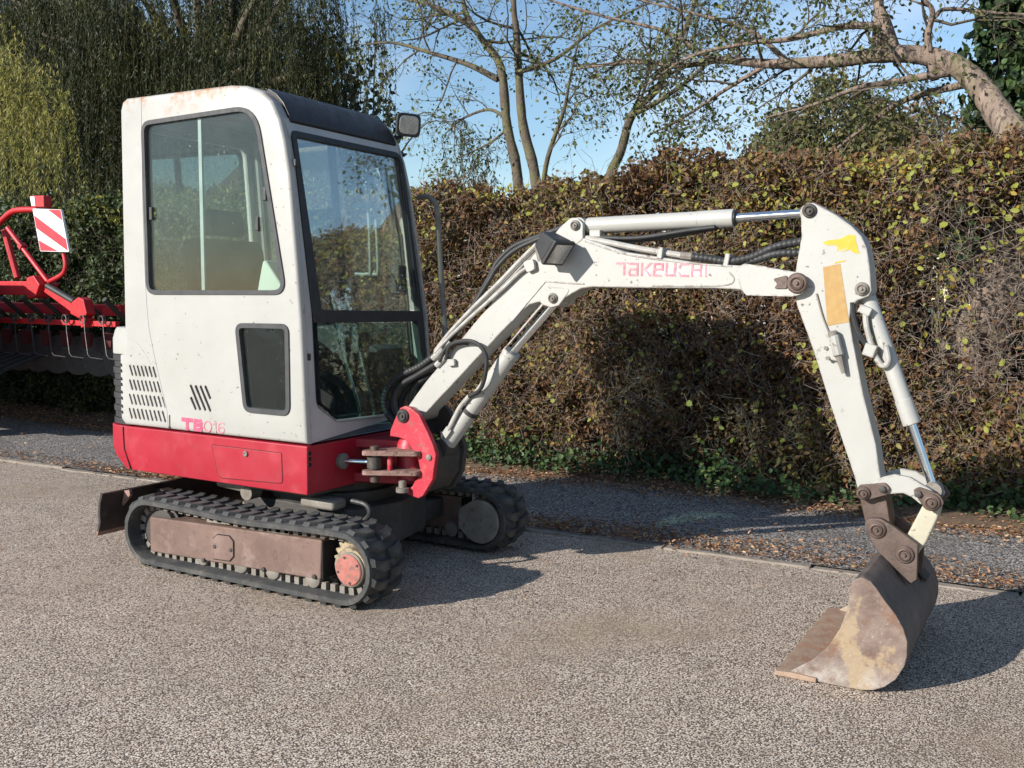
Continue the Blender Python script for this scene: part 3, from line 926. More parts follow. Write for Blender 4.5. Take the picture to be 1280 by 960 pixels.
vs, fs = [], []
n = len(P2)
for z, sc in ((0.984, 1.0), (1.06, 1.0), (1.10, 0.95), (1.118, 0.86)):
    for xx, yy in P2:
        vs.append(((xx + 0.9) * sc - 0.9 if xx < -0.906 else xx, yy * (1 if sc > 0.97 else 0.985), z))
for r in range(3):
    for i in range(n):
        j = (i + 1) % n
        fs.append((r * n + i, r * n + j, (r + 1) * n + j, (r + 1) * n + i))
fs += [tuple(range(n)), tuple(range(4 * n - 1, 3 * n - 1, -1))]
G().add(vs, fs).build('hood', 'white', ec, bevel=0.004)

# ---- cab
CAB = empty('cab', parent=EX)
def farside(p):
    x, y, z = p
    if y > 0:
        y = y * (1 - 0.22 * max(0.0, min(1.25, z - 1.05)) )
    return (x, y, z)
def fx(z):
    return 0.247 - 0.0764 * (z - 0.64) - 0.95 * max(0.0, z - 1.86) ** 2
OUT = [(-0.918, 2.16), (-0.902, 2.20), (-0.872, 2.215), (-0.60, 2.215), (-0.35, 2.215), (-0.191, 2.214), (-0.095, 2.203), (-0.005, 2.172), (0.055, 2.126), (0.102, 2.045),
       (0.130, 1.956), (0.158, 1.809), (0.197, 1.412), (0.217, 1.182), (0.247, 0.640), (-0.935, 0.640), (-0.962, 0.665), (-0.966, 0.70), (-0.962, 0.985), (-0.922, 0.99)]
WIN = [(-0.766, 2.097), (-0.030, 2.117), (0.139, 1.290), (-0.752, 1.282)]
WINR = rounded(WIN, [0.06, 0.155, 0.065, 0.06], 8)
LW = [(-0.174, 1.160), (0.148, 1.164), (0.153, 0.758), (-0.124, 0.758)]
LWR = rounded(LW, [0.045, 0.045, 0.05, 0.05], 6)
def slot_shape(x0, z0, x1, z1, w):
    d = np.array((x1 - x0, z1 - z0)); L = np.linalg.norm(d); d /= L
    nn = np.array((-d[1], d[0])) * w / 2
    a, b = np.array((x0, z0)), np.array((x1, z1))
    return rounded([tuple(a + nn), tuple(b + nn), tuple(b - nn), tuple(a - nn)], w * 0.45, 3)
SLOTS = []
for (xs, zs, nsl, xe) in ((-0.888, 0.937, 7, -0.722), (-0.890, 0.866, 8, -0.693), (-0.894, 0.795, 9, -0.660), (-0.898, 0.725, 9, -0.662)):
    for k in range(nsl):
        xx = xs + (xe - xs) * k / (nsl - 1)
        SLOTS.append((xx, zs, xx + 0.021, zs - 0.052, 0.0115))
for (x0, z0, x1, z1) in ((-0.467, 0.805, -0.434, 0.747), (-0.468, 0.862, -0.404, 0.747), (-0.435, 0.862, -0.370, 0.747), (-0.403, 0.862, -0.338, 0.745), (-0.372, 0.864, -0.337, 0.803)):
    SLOTS.append((x0, z0, x1, z1, 0.014))
G().panel(OUT, -0.49, -0.458, [inset(WINR, 0.012), inset(LWR, 0.012)] + [slot_shape(*q) for q in SLOTS], 0.016).build('side_panel', 'white', CAB)
# seams pressed in the side panel
G().tube(xyz(spline([(-0.768, 2.205), (-0.77, 1.6), (-0.755, 1.20), (-0.72, 1.02), (-0.66, 0.82), (-0.63, 0.72), (-0.625, 0.645)], 8), -0.4895), 0.0028, 6).build('panel_seam', 'grey', CAB)
G().tube(xyz(spline([(-0.905, 1.075), (-0.84, 1.05), (-0.78, 1.0), (-0.735, 0.945)], 6), -0.4895), 0.0024, 6).build('panel_seam', 'grey', CAB)
G().box((-0.6115, -0.4905, 0.675), (0.004, 0.004, 0.07)).build('panel_seam', 'slot', CAB)
# windows of the near side: seal ring, panes, sash, catches
G().prism(WINR, -0.4965, -0.452, holes=[inset(WINR, 0.020)]).build('window_seal', 'seal', CAB)
wi = inset(WINR, 0.018)
pane = G().prism(wi, -0.481, -0.477).build('side_window', 'glass_side', CAB)
G().box((-0.391, -0.474, 1.70), (0.022, 0.010, 0.79), (0, -0.012, 0)).build('sash_bar', 'alu', CAB, bevel=0.002)
for cxx, czz in ((-0.715, 1.665), (0.012, 1.73), (-0.035, 1.60)):
    G().box((cxx, -0.487, czz), (0.020, 0.014, 0.062)).build('window_catch', 'plastic', CAB, bevel=0.004)
G().prism(LWR, -0.4965, -0.452, holes=[inset(LWR, 0.022)]).build('window_seal', 'seal', CAB)
G().prism(inset(LWR, 0.020), -0.481, -0.477).build('lower_side_window', 'glass_dark', CAB)

def grille_slot(x0, z0, x1, z1, w=0.011):
    G().prism(slot_shape(x0, z0, x1, z1, w), -0.4912, -0.4880).build('grille_slot', 'slot', CAB)
for q in SLOTS:
    G().prism(slot_shape(q[0], q[1], q[2], q[3], q[4] + 0.004), -0.478, -0.470).build('grille_slot', 'slot', CAB)
for zz in (0.934, 0.905, 0.866, 0.838, 0.800, 0.770, 0.730, 0.700):
    grille_slot(-0.951, zz + 0.008, -0.945, zz - 0.008, 0.011)

# far side panel with door glass
FARHOLE = rounded([(-0.85, 2.09), (-0.05, 2.10), (0.10, 1.60), (0.14, 0.90), (-0.25, 0.80), (-0.45, 1.15), (-0.85, 1.22)], 0.06, 4)
FO = [(x, z) for x, z in OUT]
G().panel(FO, 0.49, 0.46, [FARHOLE], 0.012, fn=farside).build('door_panel', 'white', CAB)
G().prism(inset(FARHOLE, -0.006), 0.468, 0.472, fn=farside).build('door_window', 'glass_front', CAB)
G().prism(FARHOLE, 0.452, 0.496, holes=[inset(FARHOLE, 0.02)], fn=farside).build('window_seal', 'seal', CAB)
G().prism([(-0.33, 1.20), (-0.29, 1.20), (-0.31, 2.08), (-0.35, 2.08)], 0.455, 0.475, fn=farside).build('sash_bar', 'plastic', CAB)
# rear wall
def rearfn(p):
    return farside(p)
RH = rounded([(-0.41, 1.24), (0.41, 1.24), (0.41, 2.08), (-0.41, 2.08)], 0.05, 4)
G().prism([(-0.458, 0.98), (0.46, 0.98), (0.46, 2.19), (-0.458, 2.19)], -0.925, -0.895, holes=[RH], axis='x', fn=farside).build('rear_panel', 'white', CAB)
G().prism(inset(RH, -0.01), -0.912, -0.908, axis='x', fn=farside).build('rear_window', 'glass_front', CAB)
# roof
ri = inset([(-0.918, 2.10), (-0.902, 2.20), (-0.872, 2.2155), (-0.191, 2.2145), (-0.095, 2.2035), (-0.005, 2.1725), (0.055, 2.1265), (0.100, 2.05), (0.06, 2.00), (-0.05, 2.12), (-0.2, 2.165), (-0.86, 2.165), (-0.88, 2.10)], 0.001)
G().prism(ri, -0.4575, 0.459, fn=farside).build('roof', 'white', CAB, bevel=0.003)
vz = [(-0.030, 2.188), (0.020, 2.160), (0.062, 2.118), (0.092, 2.066), (0.106, 2.036)]
vout = [(x + 0.010, z + 0.010) for x, z in vz]
G().prism(vout + [(x - 0.02, z - 0.02) for x, z in vz[::-1]], -0.430, 0.432, fn=farside).build('roof_visor', 'visor', CAB, bevel=0.006)

# front frame, in the leaning front plane: (y,z) outline
def fro(p):
    d, y, z = p
    x, y, z = farside((fx(z) + d, y, z))
    return (x, y, z)
YN, YF = -0.4585, 0.459
FOUT = [(YN, 0.642), (YF, 0.642), (YF, 2.055), (YN, 2.055)]
WU = rounded([(-0.447, 1.998), (0.440, 2.000), (0.452, 1.215), (-0.402, 1.222)], [0.03, 0.05, 0.01, 0.01], 4)
WL = rounded([(-0.402, 1.170), (0.455, 1.160), (0.470, 0.90), (0.36, 0.705), (-0.28, 0.722), (-0.411, 0.80)], [0.01, 0.01, 0.05, 0.06, 0.07, 0.06], 4)
WALL = rounded([(-0.4475, 2.003), (0.441, 2.005), (0.453, 1.20), (0.452, 0.88), (0.36, 0.700), (-0.28, 0.717), (-0.413, 0.80), (-0.404, 1.20)], [0.03, 0.05, 0.0, 0.05, 0.06, 0.07, 0.06, 0.0], 4)
G().prism(FOUT, -0.035, -0.002, holes=[inset(WALL, 0.006)], axis='x', fn=fro).build('front_frame', 'grey', CAB)
G().prism(WALL, -0.030, 0.004, holes=[inset(WALL, 0.026)], axis='x', fn=fro).build('windscreen_seal', 'rubber', CAB)
G().prism([(-0.398, 1.168), (0.448, 1.160), (0.447, 1.214), (-0.400, 1.224)], -0.026, 0.003, axis='x', fn=fro).build('windscreen_bar', 'rubber', CAB, bevel=0.003)
G().prism([(-0.43, 1.985), (0.425, 1.985), (0.435, 1.22), (-0.39, 1.226)], -0.014, -0.010, axis='x', fn=fro).build('windscreen', 'glass_front', CAB)
G().prism(inset([(-0.402, 1.172), (0.450, 1.164), (0.45, 0.88), (0.36, 0.702), (-0.28, 0.719), (-0.411, 0.80)], 0.008), -0.014, -0.010, axis='x', fn=fro).build('lower_windscreen', 'glass_dark', CAB)
for zz in (1.86, 1.02):
    G().box((fx(zz) + 0.006, -0.452, zz), (0.012, 0.02, 0.03)).build('hinge', 'plastic', CAB, bevel=0.002)
# wiper and its motor on the far edge of the windscreen
wp = empty('wiper', parent=EX)
G().tube([fro((0.014, 0.355, 1.34)), fro((0.016, 0.352, 1.6)), fro((0.014, 0.345, 1.93))], 0.006, 8).build('wiper_arm', 'plastic', wp)
G().tube([fro((0.010, 0.385, 1.30)), fro((0.010, 0.378, 1.90))], 0.006, 8).build('wiper_blade', 'rubber', wp)
G().box(fro((-0.05, 0.34, 1.37)), (0.06, 0.07, 0.15)).build('wiper_motor', 'plastic', wp, bevel=0.01)
G().tube([fro((-0.06, y, z)) for y, z in spline([(0.30, 1.40), (0.25, 1.37), (0.25, 1.32), (0.30, 1.29), (0.34, 1.28)], 5)], 0.005, 6).build('cable', 'rubber', wp)

# hand rail bar on the far side
G().tube([(x, 0.52 - 0.06 * max(0, z - 1.7) , z) for x, z in [(0.12, 1.80), (0.165, 1.803)] + spline([(0.19, 1.798), (0.222, 1.775), (0.236, 1.73), (0.255, 1.5), (0.288, 1.127), (0.305, 0.92)], 6)], 0.014, 10).build('hand_rail', 'greysteel', EX)

# roof work lamp
wl = empty('work_lamp', parent=EX)
lc = Vector((0.135, 0.40, 2.150))
Rl = Euler((0, math.radians(8), math.radians(-28))).to_matrix()
def lampshell(s0, s1, d0, d1):
    q = rounded([(-s0, -s0 * 0.86), (s0, -s0 * 0.86), (s0, s0 * 0.86), (-s0, s0 * 0.86)], 0.030, 5)
    q2 = rounded([(-s1, -s1 * 0.86), (s1, -s1 * 0.86), (s1, s1 * 0.86), (-s1, s1 * 0.86)], 0.030, 5)
    vs = [lc + Rl @ Vector((d0, a, b)) for a, b in q] + [lc + Rl @ Vector((d1, a, b)) for a, b in q2]
    n = len(q)
    return G().add(vs, [tuple(range(n)), tuple(range(2 * n - 1, n - 1, -1))] + [(i, (i + 1) % n, n + (i + 1) % n, n + i) for i in range(n)])
lampshell(0.042, 0.066, -0.055, 0.0).build('lamp_body', 'plastic', wl, bevel=0.004)
lampshell(0.067, 0.067, 0.0, 0.016).build('lamp_rim', 'plastic', wl, bevel=0.004)
lampshell(0.053, 0.053, 0.013, 0.0190).build('lamp_lens', 'lampgrey', wl, bevel=0.003)
G().tube([(0.05, 0.375, 2.09), (0.10, 0.385, 2.09), (0.12, 0.395, 2.11)], 0.010, 8).build('lamp_bracket', 'plastic', wl)

# ---- cab interior
it = empty('cab_interior', parent=EX)
G().box((-0.32, 0.0, 0.655), (1.10, 0.90, 0.03)).build('cab_floor', 'floor', it)
G().prism(rounded([(-0.80, 0.67), (-0.30, 0.67), (-0.27, 0.90), (-0.80, 0.95)], 0.03), -0.26, 0.26).build('seat_box', 'plastic', it, bevel=0.02)
G().prism(rounded([(-0.74, 0.95), (-0.24, 0.93), (-0.22, 1.00), (-0.30, 1.05), (-0.74, 1.03)], 0.03), -0.25, 0.25).build('seat_cushion', 'seat', it, bevel=0.03, seg=3)
G().prism(rounded([(-0.72, 1.02), (-0.60, 1.04), (-0.68, 1.52), (-0.72, 1.57), (-0.80, 1.56), (-0.82, 1.50)], 0.03), -0.23, 0.23).build('seat_back', 'seat', it, bevel=0.04, seg=3)
G().prism(rounded([(-0.785, 1.585), (-0.70, 1.585), (-0.72, 1.72), (-0.80, 1.72)], 0.03), -0.12, 0.12).build('headrest', 'seat', it, bevel=0.03, seg=3)
for s in (-1, 1):
    G().prism(rounded([(-0.62, 0.68), (-0.18, 0.68), (-0.12, 1.08), (-0.22, 1.14), (-0.62, 1.10)], 0.03), s * 0.30 - 0.07, s * 0.30 + 0.07).build('console', 'plastic', it, bevel=0.015)
    G().tube(spline([(-0.16, s * 0.30, 1.12), (-0.12, s * 0.30, 1.20), (-0.14, s * 0.30, 1.30)], 4), 0.010, 8).build('joystick', 'plastic', it)
    G().lathe((-0.14, s * 0.30, 1.29), (0, 0, 1), [(0, 0.014), (0.03, 0.022), (0.08, 0.02), (0.095, 0.008)], 12).build('joystick_grip', 'plastic', it)
    G().tube(spline([(0.14, s * 0.06 + 0.02, 0.69), (0.17, s * 0.055 + 0.02, 0.74), (0.10, s * 0.055, 0.98), (0.06, s * 0.055 - 0.03, 1.22), (0.05, s * 0.055 - 0.05, 1.30)], 6), 0.010, 8).build('travel_lever', 'chrome', it)
G().prism(rounded([(0.02, 0.68), (0.12, 0.68), (0.10, 1.02), (0.04, 1.05)], 0.02), 0.20, 0.42).build('pedal_box', 'plastic', it, bevel=0.01)
G().prism(rounded([(-0.10, 1.30), (0.02, 1.24), (0.06, 1.32), (-0.06, 1.46)], 0.02), -0.43, -0.33).build('side_console', 'lining', it, bevel=0.02)
G().prism(rounded([(-0.08, 1.22), (0.10, 1.20), (0.09, 1.27), (-0.06, 1.29)], 0.02), -0.36, -0.20).build('display', 'plastic', it, bevel=0.012)
for s in (0.40, 0.33):
    G().tube([farside((x, s + 0.05, z)) for x, z in spline([(-0.16, 1.40), (-0.08, 1.40), (-0.06, 1.43), (-0.055, 1.72), (-0.08, 1.75), (-0.16, 1.75)], 4)], 0.010, 8).build('grab_handle', 'alu', it)
G().box(farside((0.02, 0.40, 1.98)), (0.04, 0.20, 0.09), (0.2, 0, 0)).build('interior_mirror', 'plastic', it, bevel=0.01)
G().lathe((-0.09, -0.33, 1.37), (0.2, -0.3, 1), [(0, 0.002), (0.004, 0.05), (0.008, 0.05)], 16).build('mirror_disc', 'plastic', it)

# ---- swing post (red casting) and its cylinder
SP = empty('swing_post', parent=EX)
PA = [(0.485, 0.785), (0.509, 0.795), (0.541, 0.790), (0.587, 0.763), (0.634, 0.689), (0.665, 0.634), (0.682, 0.588), (0.672, 0.52), (0.666, 0.474), (0.613, 0.394),
      (0.589, 0.379), (0.522, 0.391), (0.520, 0.420), (0.552, 0.430), (0.566, 0.456), (0.600, 0.495), (0.586, 0.55), (0.556, 0.598), (0.525, 0.635), (0.478, 0.648), (0.426, 0.650), (0.430, 0.680), (0.470, 0.764)]
near_plate = G().prism(PA, -0.135, -0.105).build('side_plate', 'red_worn', SP, bevel=0.005)
G().prism(PA, 0.105, 0.135).build('side_plate', 'darksteel', SP, bevel=0.005)  # far half of the red casting, its shade put into the dark material
G().prism([(0.50, 0.40), (0.60, 0.40), (0.655, 0.48), (0.662, 0.58), (0.64, 0.63), (0.56, 0.62), (0.60, 0.52), (0.55, 0.44)], -0.104, 0.104).build('web', 'darksteel', SP, bevel=0.008)
for z in (0.586, 0.497):
    G().prism(rounded([(0.375, -0.285), (0.60, -0.16), (0.60, -0.10), (0.42, -0.10), (0.355, -0.22)], 0.025), z - 0.011, z + 0.011, axis='z').build('ear', 'worn_edge', SP, bevel=0.003)
G().cyl((0.47, -0.19, 0.50), (0.47, -0.19, 0.585), 0.013, 12).build('ear_spacer', 'red_worn', SP)
G().cyl((0.41, -0.225, 0.452), (0.41, -0.225, 0.615), 0.020, 16).build('ear_pin', 'pinbrown', SP)
G().lathe((0.49, -0.06, 0.45), (0, 0, 1), [(0, 0.062), (0.16, 0.062), (0.185, 0.05), (0.20, 0.02)], 26).build('swing_pivot', 'red_worn', SP)
G().lathe((0.515, -0.155, 0.405), (0, 0, 1), [(0, 0.03), (0.02, 0.03), (0.022, 0.018), (0.05, 0.018), (0.055, 0.01)], 14).build('grease_cap', 'greysteel', SP)
def pin(x, z, y, r, parent, side=-1, mat='pinbrown', ring=True):
    """Pin end with collar, grease nipple hole: a lathe on the plate face."""
    if ring:
        G().lathe((x, y, z), (0, side, 0), [(-0.01, r * 1.45), (0.006, r * 1.45), (0.010, r * 1.25)], 24).build('pin_collar', 'rubber' if mat == 'black' else mat, parent)
    G().lathe((x, y, z), (0, side, 0), [(0.0, r), (0.016, r), (0.018, r * 0.82), (0.012, r * 0.55), (0.012, r * 0.3), (0.020, r * 0.26)], 22).build('pin', 'darksteel' if mat == 'black' else mat, parent)
pin(0.503, 0.750, -0.135, 0.022, SP, mat='black')
G().cyl((0.503, -0.13, 0.75), (0.503, 0.14, 0.75), 0.02, 14).build('boom_foot_pin', 'darksteel', SP)
G().lathe((0.646, -0.135, 0.573), (0, -1, 0), [(0, 0.014), (0.006, 0.014), (0.009, 0.009)], 16).build('pin', 'greysteel', SP)
# bracket on the house front carrying the post
G().prism([(0.235, -0.17), (0.44, -0.11), (0.53, -0.06), (0.53, 0.06), (0.44, 0.11), (0.235, 0.17)], 0.425, 0.470, axis='z').build('swing_bracket', 'red', HB, bevel=0.006)
G().prism([(0.235, -0.16), (0.42, -0.11), (0.52, -0.05), (0.52, 0.05), (0.42, 0.11), (0.235, 0.16)], 0.585, 0.628, axis='z').build('swing_bracket', 'red', HB, bevel=0.006)
SC = empty('swing_cylinder', parent=EX)
G().lathe((0.236, -0.262, 0.537), (1, -0.04, 0.03), [(0, 0.030), (0.012, 0.036), (0.030, 0.036), (0.034, 0.020)], 22).build('gland', 'greysteel', SC)
G().cyl((0.25, -0.262, 0.538), (0.395, -0.228, 0.541), 0.0125, 16).build('rod', 'chrome', SC)
G().lathe((0.41, -0.225, 0.516), (0, 0, 1), [(0, 0.034), (0.05, 0.034)], 18).build('rod_eye', 'darksteel', SC)

# ---- boom
BM = empty('boom', parent=EX)
BP = [(0.480, 0.795), (0.560, 0.892), (0.699, 1.040), (0.824, 1.172), (0.957, 1.310), (1.078, 1.426), (1.135, 1.490), (1.188, 1.542), (1.235, 1.565),
      (1.347, 1.540), (1.534, 1.480), (1.875, 1.430), (2.020, 1.423), (2.110, 1.415), (2.130, 1.39), (2.130, 1.345), (2.11, 1.322), (2.030, 1.330), (1.911, 1.336), (1.607, 1.335), (1.399, 1.337),
      (1.344, 1.330), (1.288, 1.300), (1.250, 1.275), (1.190, 1.275), (1.139, 1.270), (1.104, 1.261), (1.054, 1.222), (0.908, 1.083), (0.557, 0.745), (0.535, 0.722), (0.500, 0.712), (0.470, 0.722), (0.456, 0.755)]
BW = 0.056
G().prism(BP, -BW, BW).build('boom_beam', 'white_worn', BM, bevel=0.006, seg=3)
G().lathe((0.503, 0, 0.750), (0, 1, 0), [(-0.10, 0.036), (0.10, 0.036)], 24).build('foot_boss', 'white_worn', BM)
ear = rounded([(1.165, 1.50), (1.245, 1.585), (1.292, 1.622), (1.325, 1.620), (1.350, 1.597), (1.352, 1.530), (1.30, 1.50)], [0.02, 0.04, 0.03, 0.03, 0.02, 0.02, 0.02], 3)
for y0 in (-0.058, 0.036):
    G().prism(ear, y0, y0 + 0.022).build('cylinder_ear', 'white_worn', BM, bevel=0.004)
knee = rounded([(1.145, 1.285), (1.165, 1.262), (1.205, 1.250), (1.245, 1.258), (1.275, 1.295), (1.30, 1.33), (1.20, 1.34)], 0.02, 3)
for y0 in (-0.0585, 0.0385):
    G().prism(knee, y0, y0 + 0.02).build('knee_boss', 'white_worn', BM, bevel=0.004)
fork = rounded([(2.005, 1.415), (2.039, 1.429), (2.187, 1.404), (2.246, 1.394), (2.278, 1.357), (2.251, 1.316), (2.215, 1.308), (2.049, 1.311), (2.025, 1.335)], [0.01, 0.01, 0.02, 0.035, 0.03, 0.035, 0.02, 0.012, 0.01], 4)
for y0 in (-0.086, 0.0605):
    G().prism(fork, y0, y0 + 0.0255).build('fork_plate', 'white_worn', BM, bevel=0.005)
# weld ridges on the side of the beam
for ln in ([(1.02, 1.19), (1.10, 1.275), (1.18, 1.36)], [(1.18, 1.36), (1.30, 1.352), (1.36, 1.35)], [(1.36, 1.525), (1.55, 1.468), (1.80, 1.434), (1.98, 1.420)], [(1.66, 1.345), (1.85, 1.345), (1.965, 1.35), (1.99, 1.372), (1.97, 1.398)]):
    G().tube(xyz(spline(ln, 5), -BW - 0.0005), 0.0035, 6).build('weld_seam', 'white_worn', BM)
pin(2.236, 1.357, -0.086, 0.026, BM)
G().prism(rounded([(2.145, 1.372), (2.20, 1.386), (2.20, 1.336), (2.150, 1.336), (2.165, 1.354)], 0.006, 2), -0.092, -0.085).build('pin_lock', 'pinbrown', BM, bevel=0.002)
pin(1.316, 1.590, -0.058, 0.015, BM, mat='greysteel')
pin(1.218, 1.290, -0.0585, 0.015, BM, mat='greysteel')
# lettering on the boom, worn (letters drawn as strokes)
K = {'T': [[(0.0, 1), (0.62, 1), (0.62, 0.05)]],
     'A': [[(0.05, 0.98), (0.72, 0.98), (0.72, 0.0), (0.08, 0.0), (0.0, 0.22), (0.08, 0.5), (0.72, 0.5)]],
     'K': [[(0.05, 1), (0.05, 0)], [(0.75, 1), (0.30, 0.5), (0.75, 0)]],
     'E': [[(0.75, 0.98), (0.1, 0.98), (0.02, 0.0), (0.62, 0.0)], [(0.08, 0.5), (0.75, 0.5), (0.75, 0.9)]],
     'U': [[(0.05, 1), (0.05, 0.04), (0.75, 0.04), (0.75, 1)]],
     'C': [[(0.75, 0.98), (0.2, 0.98), (0.05, 0.7)], [(0.05, 0.22), (0.2, 0.0), (0.75, 0.0)]],
     'H': [[(0.05, 1), (0.05, 0)], [(0.05, 0.5), (0.75, 0.5)], [(0.75, 1), (0.75, 0.05)]],
     'I': [[(0.12, 0.92), (0.12, 0.0)]]}
wx = 1.506
lt = empty('boom_lettering', parent=EX)
adv = {'I': 0.34}
for k, chh in enumerate('TAKEUCHI'):
    zb = 1.388 - 0.014 * (wx - 1.5)
    strokes(K[chh], 0.0082, -BW - 0.0016, -BW + 0.001, wx, zb, 0.050, 0.046, 0.0, -0.02).build('letter', 'pink', lt)
    wx += 0.050 * adv.get(chh, 0.98) + 0.0035
wr = rng.random((9, 2))
for k in range(6):
    xx = 1.62 + 0.045 * k + 0.02 * wr[k][0]
    G().prism(rounded([(xx, 1.386), (xx + 0.03, 1.384), (xx + 0.034, 1.398 + 0.02 * wr[k][1]), (xx + 0.004, 1.41)], 0.004, 2), -BW - 0.0009, -BW + 0.001).build('backing', 'paperwhite', lt)
G().prism([(1.868, 1.385), (1.888, 1.383), (1.892, 1.428), (1.874, 1.43)], -BW - 0.0010, -BW + 0.001).build('backing', 'paperwhite', lt)

# lamp on the side of the boom
bl2 = empty('boom_lamp', parent=EX)
def quadbox(corners0, corners1):
    vs = list(corners0) + list(corners1); n = len(corners0)
    return G().add(vs, [tuple(range(n)), tuple(range(2 * n - 1, n - 1, -1))] + [(i, (i + 1) % n, n + (i + 1) % n, n + i) for i in range(n)])
b0 = Vector((1.255, -0.145, 1.500))
Rb = Euler((math.radians(0), math.radians(38), math.radians(-14))).to_matrix()
def bq(s, h, d):
    return [b0 + Rb @ Vector((d, a * s, b * h)) for a, b in ((-1, -1), (1, -1), (1, 1), (-1, 1))]
quadbox(bq(0.040, 0.036, -0.055), bq(0.060, 0.056, 0.035)).build('lamp_body', 'plastic', bl2, bevel=0.010, seg=3)
quadbox(bq(0.062, 0.058, 0.034), bq(0.062, 0.058, 0.052)).build('lamp_rim', 'plastic', bl2, bevel=0.005)
quadbox(bq(0.050, 0.046, 0.050), bq(0.050, 0.046, 0.0545)).build('lamp_lens', 'lampgrey', bl2, bevel=0.003)
G().prism(rounded([(1.190, 1.44), (1.26, 1.435), (1.27, 1.455), (1.215, 1.475), (1.20, 1.50), (1.175, 1.50)], 0.006, 2), -0.150, -0.140).build('lamp_bracket', 'greysteel', bl2, bevel=0.002)
G().box((1.205, -0.098, 1.452), (0.035, 0.095, 0.012), (0, 0.5, 0)).build('lamp_bracket', 'greysteel', bl2, bevel=0.002)
G().lathe((1.215, -0.16, 1.455), (0, -1, 0), [(0, 0.010), (0.006, 0.010)], 8).build('bolt', 'pinbrown', bl2)

# boom cylinder under the boom
BC = empty('boom_cylinder', parent=EX)
c0, c1, c2 = Vector((0.640, 0, 0.600)), Vector((0.985, 0, 1.045)), Vector((1.214, 0, 1.286))
ax = (c1 - c0).normalized()
G().tube([c0 + ax * 0.03, c1], 0.038, 22).build('barrel', 'white_worn', BC, bevel=0.003)
G().tube([c1 - ax * 0.015, c1 + ax * 0.012], 0.041, 22).build('gland', 'white_worn', BC, bevel=0.003)
G().tube([c1, c2 - (c2 - c1).normalized() * 0.03], 0.019, 16).build('rod', 'chrome', BC)
G().lathe((0.640, 0, 0.600), (0, 1, 0), [(-0.05, 0.042), (0.05, 0.042)], 22).build('eye', 'darksteel', BC)
G().lathe((c2.x, 0, c2.z), (0, 1, 0), [(-0.036, 0.032), (0.036, 0.032)], 20).build('eye', 'white_worn', BC)
rg = (c2 - c1).normalized(); pn = Vector((-rg.z, 0, rg.x))
G().prism([(p.x, p.z) for p in (c1 + pn * 0.026 + rg * 0.01, c2 + pn * 0.030 - rg * 0.05, c2 + pn * 0.020 - rg * 0.05, c1 + pn * 0.020 + rg * 0.01)], -0.042, -0.030).build('rod_guard', 'white_worn', BC, bevel=0.002)
G().tube(xyz(spline([(0.690, 0.690), (0.72, 0.745), (0.753, 0.800), (0.80, 0.852)], 5), -0.046), 0.011, 10).build('pipe', 'white_worn', BC)
G().tube([c0 + ax * 0.215, c0 + ax * 0.235], 0.0415, 22).build('clamp', 'rubber', BC)
G().box(tuple(c0 + ax * 0.10 + Vector((-0.02, -0.038, 0))), (0.034, 0.03, 0.05), (0, 0.66, 0)).build('port_block', 'white_worn', BC, bevel=0.004)

# arm cylinder above the boom
AC = empty('arm_cylinder', parent=EX)
a0, a1, a2 = Vector((1.316, 0, 1.590)), Vector((1.963, 0, 1.606)), Vector((2.252, 0, 1.616))
G().lathe(tuple(a0), (0, 1, 0), [(-0.034, 0.034), (0.034, 0.034)], 20).build('eye', 'white_worn', AC)
G().tube([a0 + Vector((0.03, 0, 0.001)), a1], 0.0335, 24).build('barrel', 'white_worn', AC, bevel=0.003)
G().tube([a1 - Vector((0.14, 0, 0.0035)), a1 + Vector((0.004, 0, 0))], 0.0350, 24).build('gland', 'white_worn', AC, bevel=0.003)
G().tube([a1, a1 + Vector((0.010, 0, 0))], 0.030, 20).build('wiper_ring', 'rubber', AC)
G().tube([a1, a2 - Vector((0.02, 0, 0))], 0.0165, 18).build('rod', 'chrome', AC)
G().lathe(tuple(a2), (0, 1, 0), [(-0.034, 0.030), (0.034, 0.030)], 20).build('eye', 'white_worn', AC)
G().box((1.395, -0.02, 1.556), (0.05, 0.04, 0.03)).build('port_block', 'white_worn', AC, bevel=0.004)

# hoses and pipes along the boom
HS = empty('boom_hoses', parent=EX)
def hose(pts, y, r, mat='rubber', ribs=False, n=8, name='hose'):
    ys = y if isinstance(y, (list, tuple)) else [y] * len(pts)
    P = spline([(p[0], yy, p[1]) for p, yy in zip(pts, ys)], n)
    if ribs:
        # spiral guard: rings of alternating radius
        L = [np.array(p) for p in P]
        d = np.cumsum([0] + [np.linalg.norm(L[i + 1] - L[i]) for i in range(len(L) - 1)])
        m = max(8, int(d[-1] / 0.006))
        Q, R = [], []
        for k, s in enumerate(np.linspace(0, d[-1] * 0.999, m)):
            i = np.searchsorted(d, s, 'right') - 1
            t = (s - d[i]) / (d[i + 1] - d[i])
            Q.append(tuple(L[i] * (1 - t) + L[i + 1] * t)); R.append(r * (1.0 if k % 3 else 0.86))
        return G().tube(Q, R, 10).build(name, mat, HS)
    return G().tube(P, r, 10).build(name, mat, HS)
A1 = [(0.628, 1.037), (0.527, 0.970), (0.415, 0.920), (0.345, 0.860), (0.322, 0.791), (0.346, 0.736), (0.415, 0.680)]
hose(A1, -0.04, 0.017, ribs=True)
hose([(x + 0.02, z - 0.012) for x, z in A1], 0.00, 0.017)
hose([(x + 0.035, z - 0.03) for x, z in A1], 0.04, 0.015, ribs=True)
hose([(0.637, 0.995), (0.522, 0.931), (0.432, 0.881), (0.395, 0.814), (0.41, 0.747)], -0.055, 0.012)
hose([(0.655, 0.985), (0.56, 0.935), (0.47, 0.885), (0.43, 0.82), (0.44, 0.75)], 0.02, 0.012)
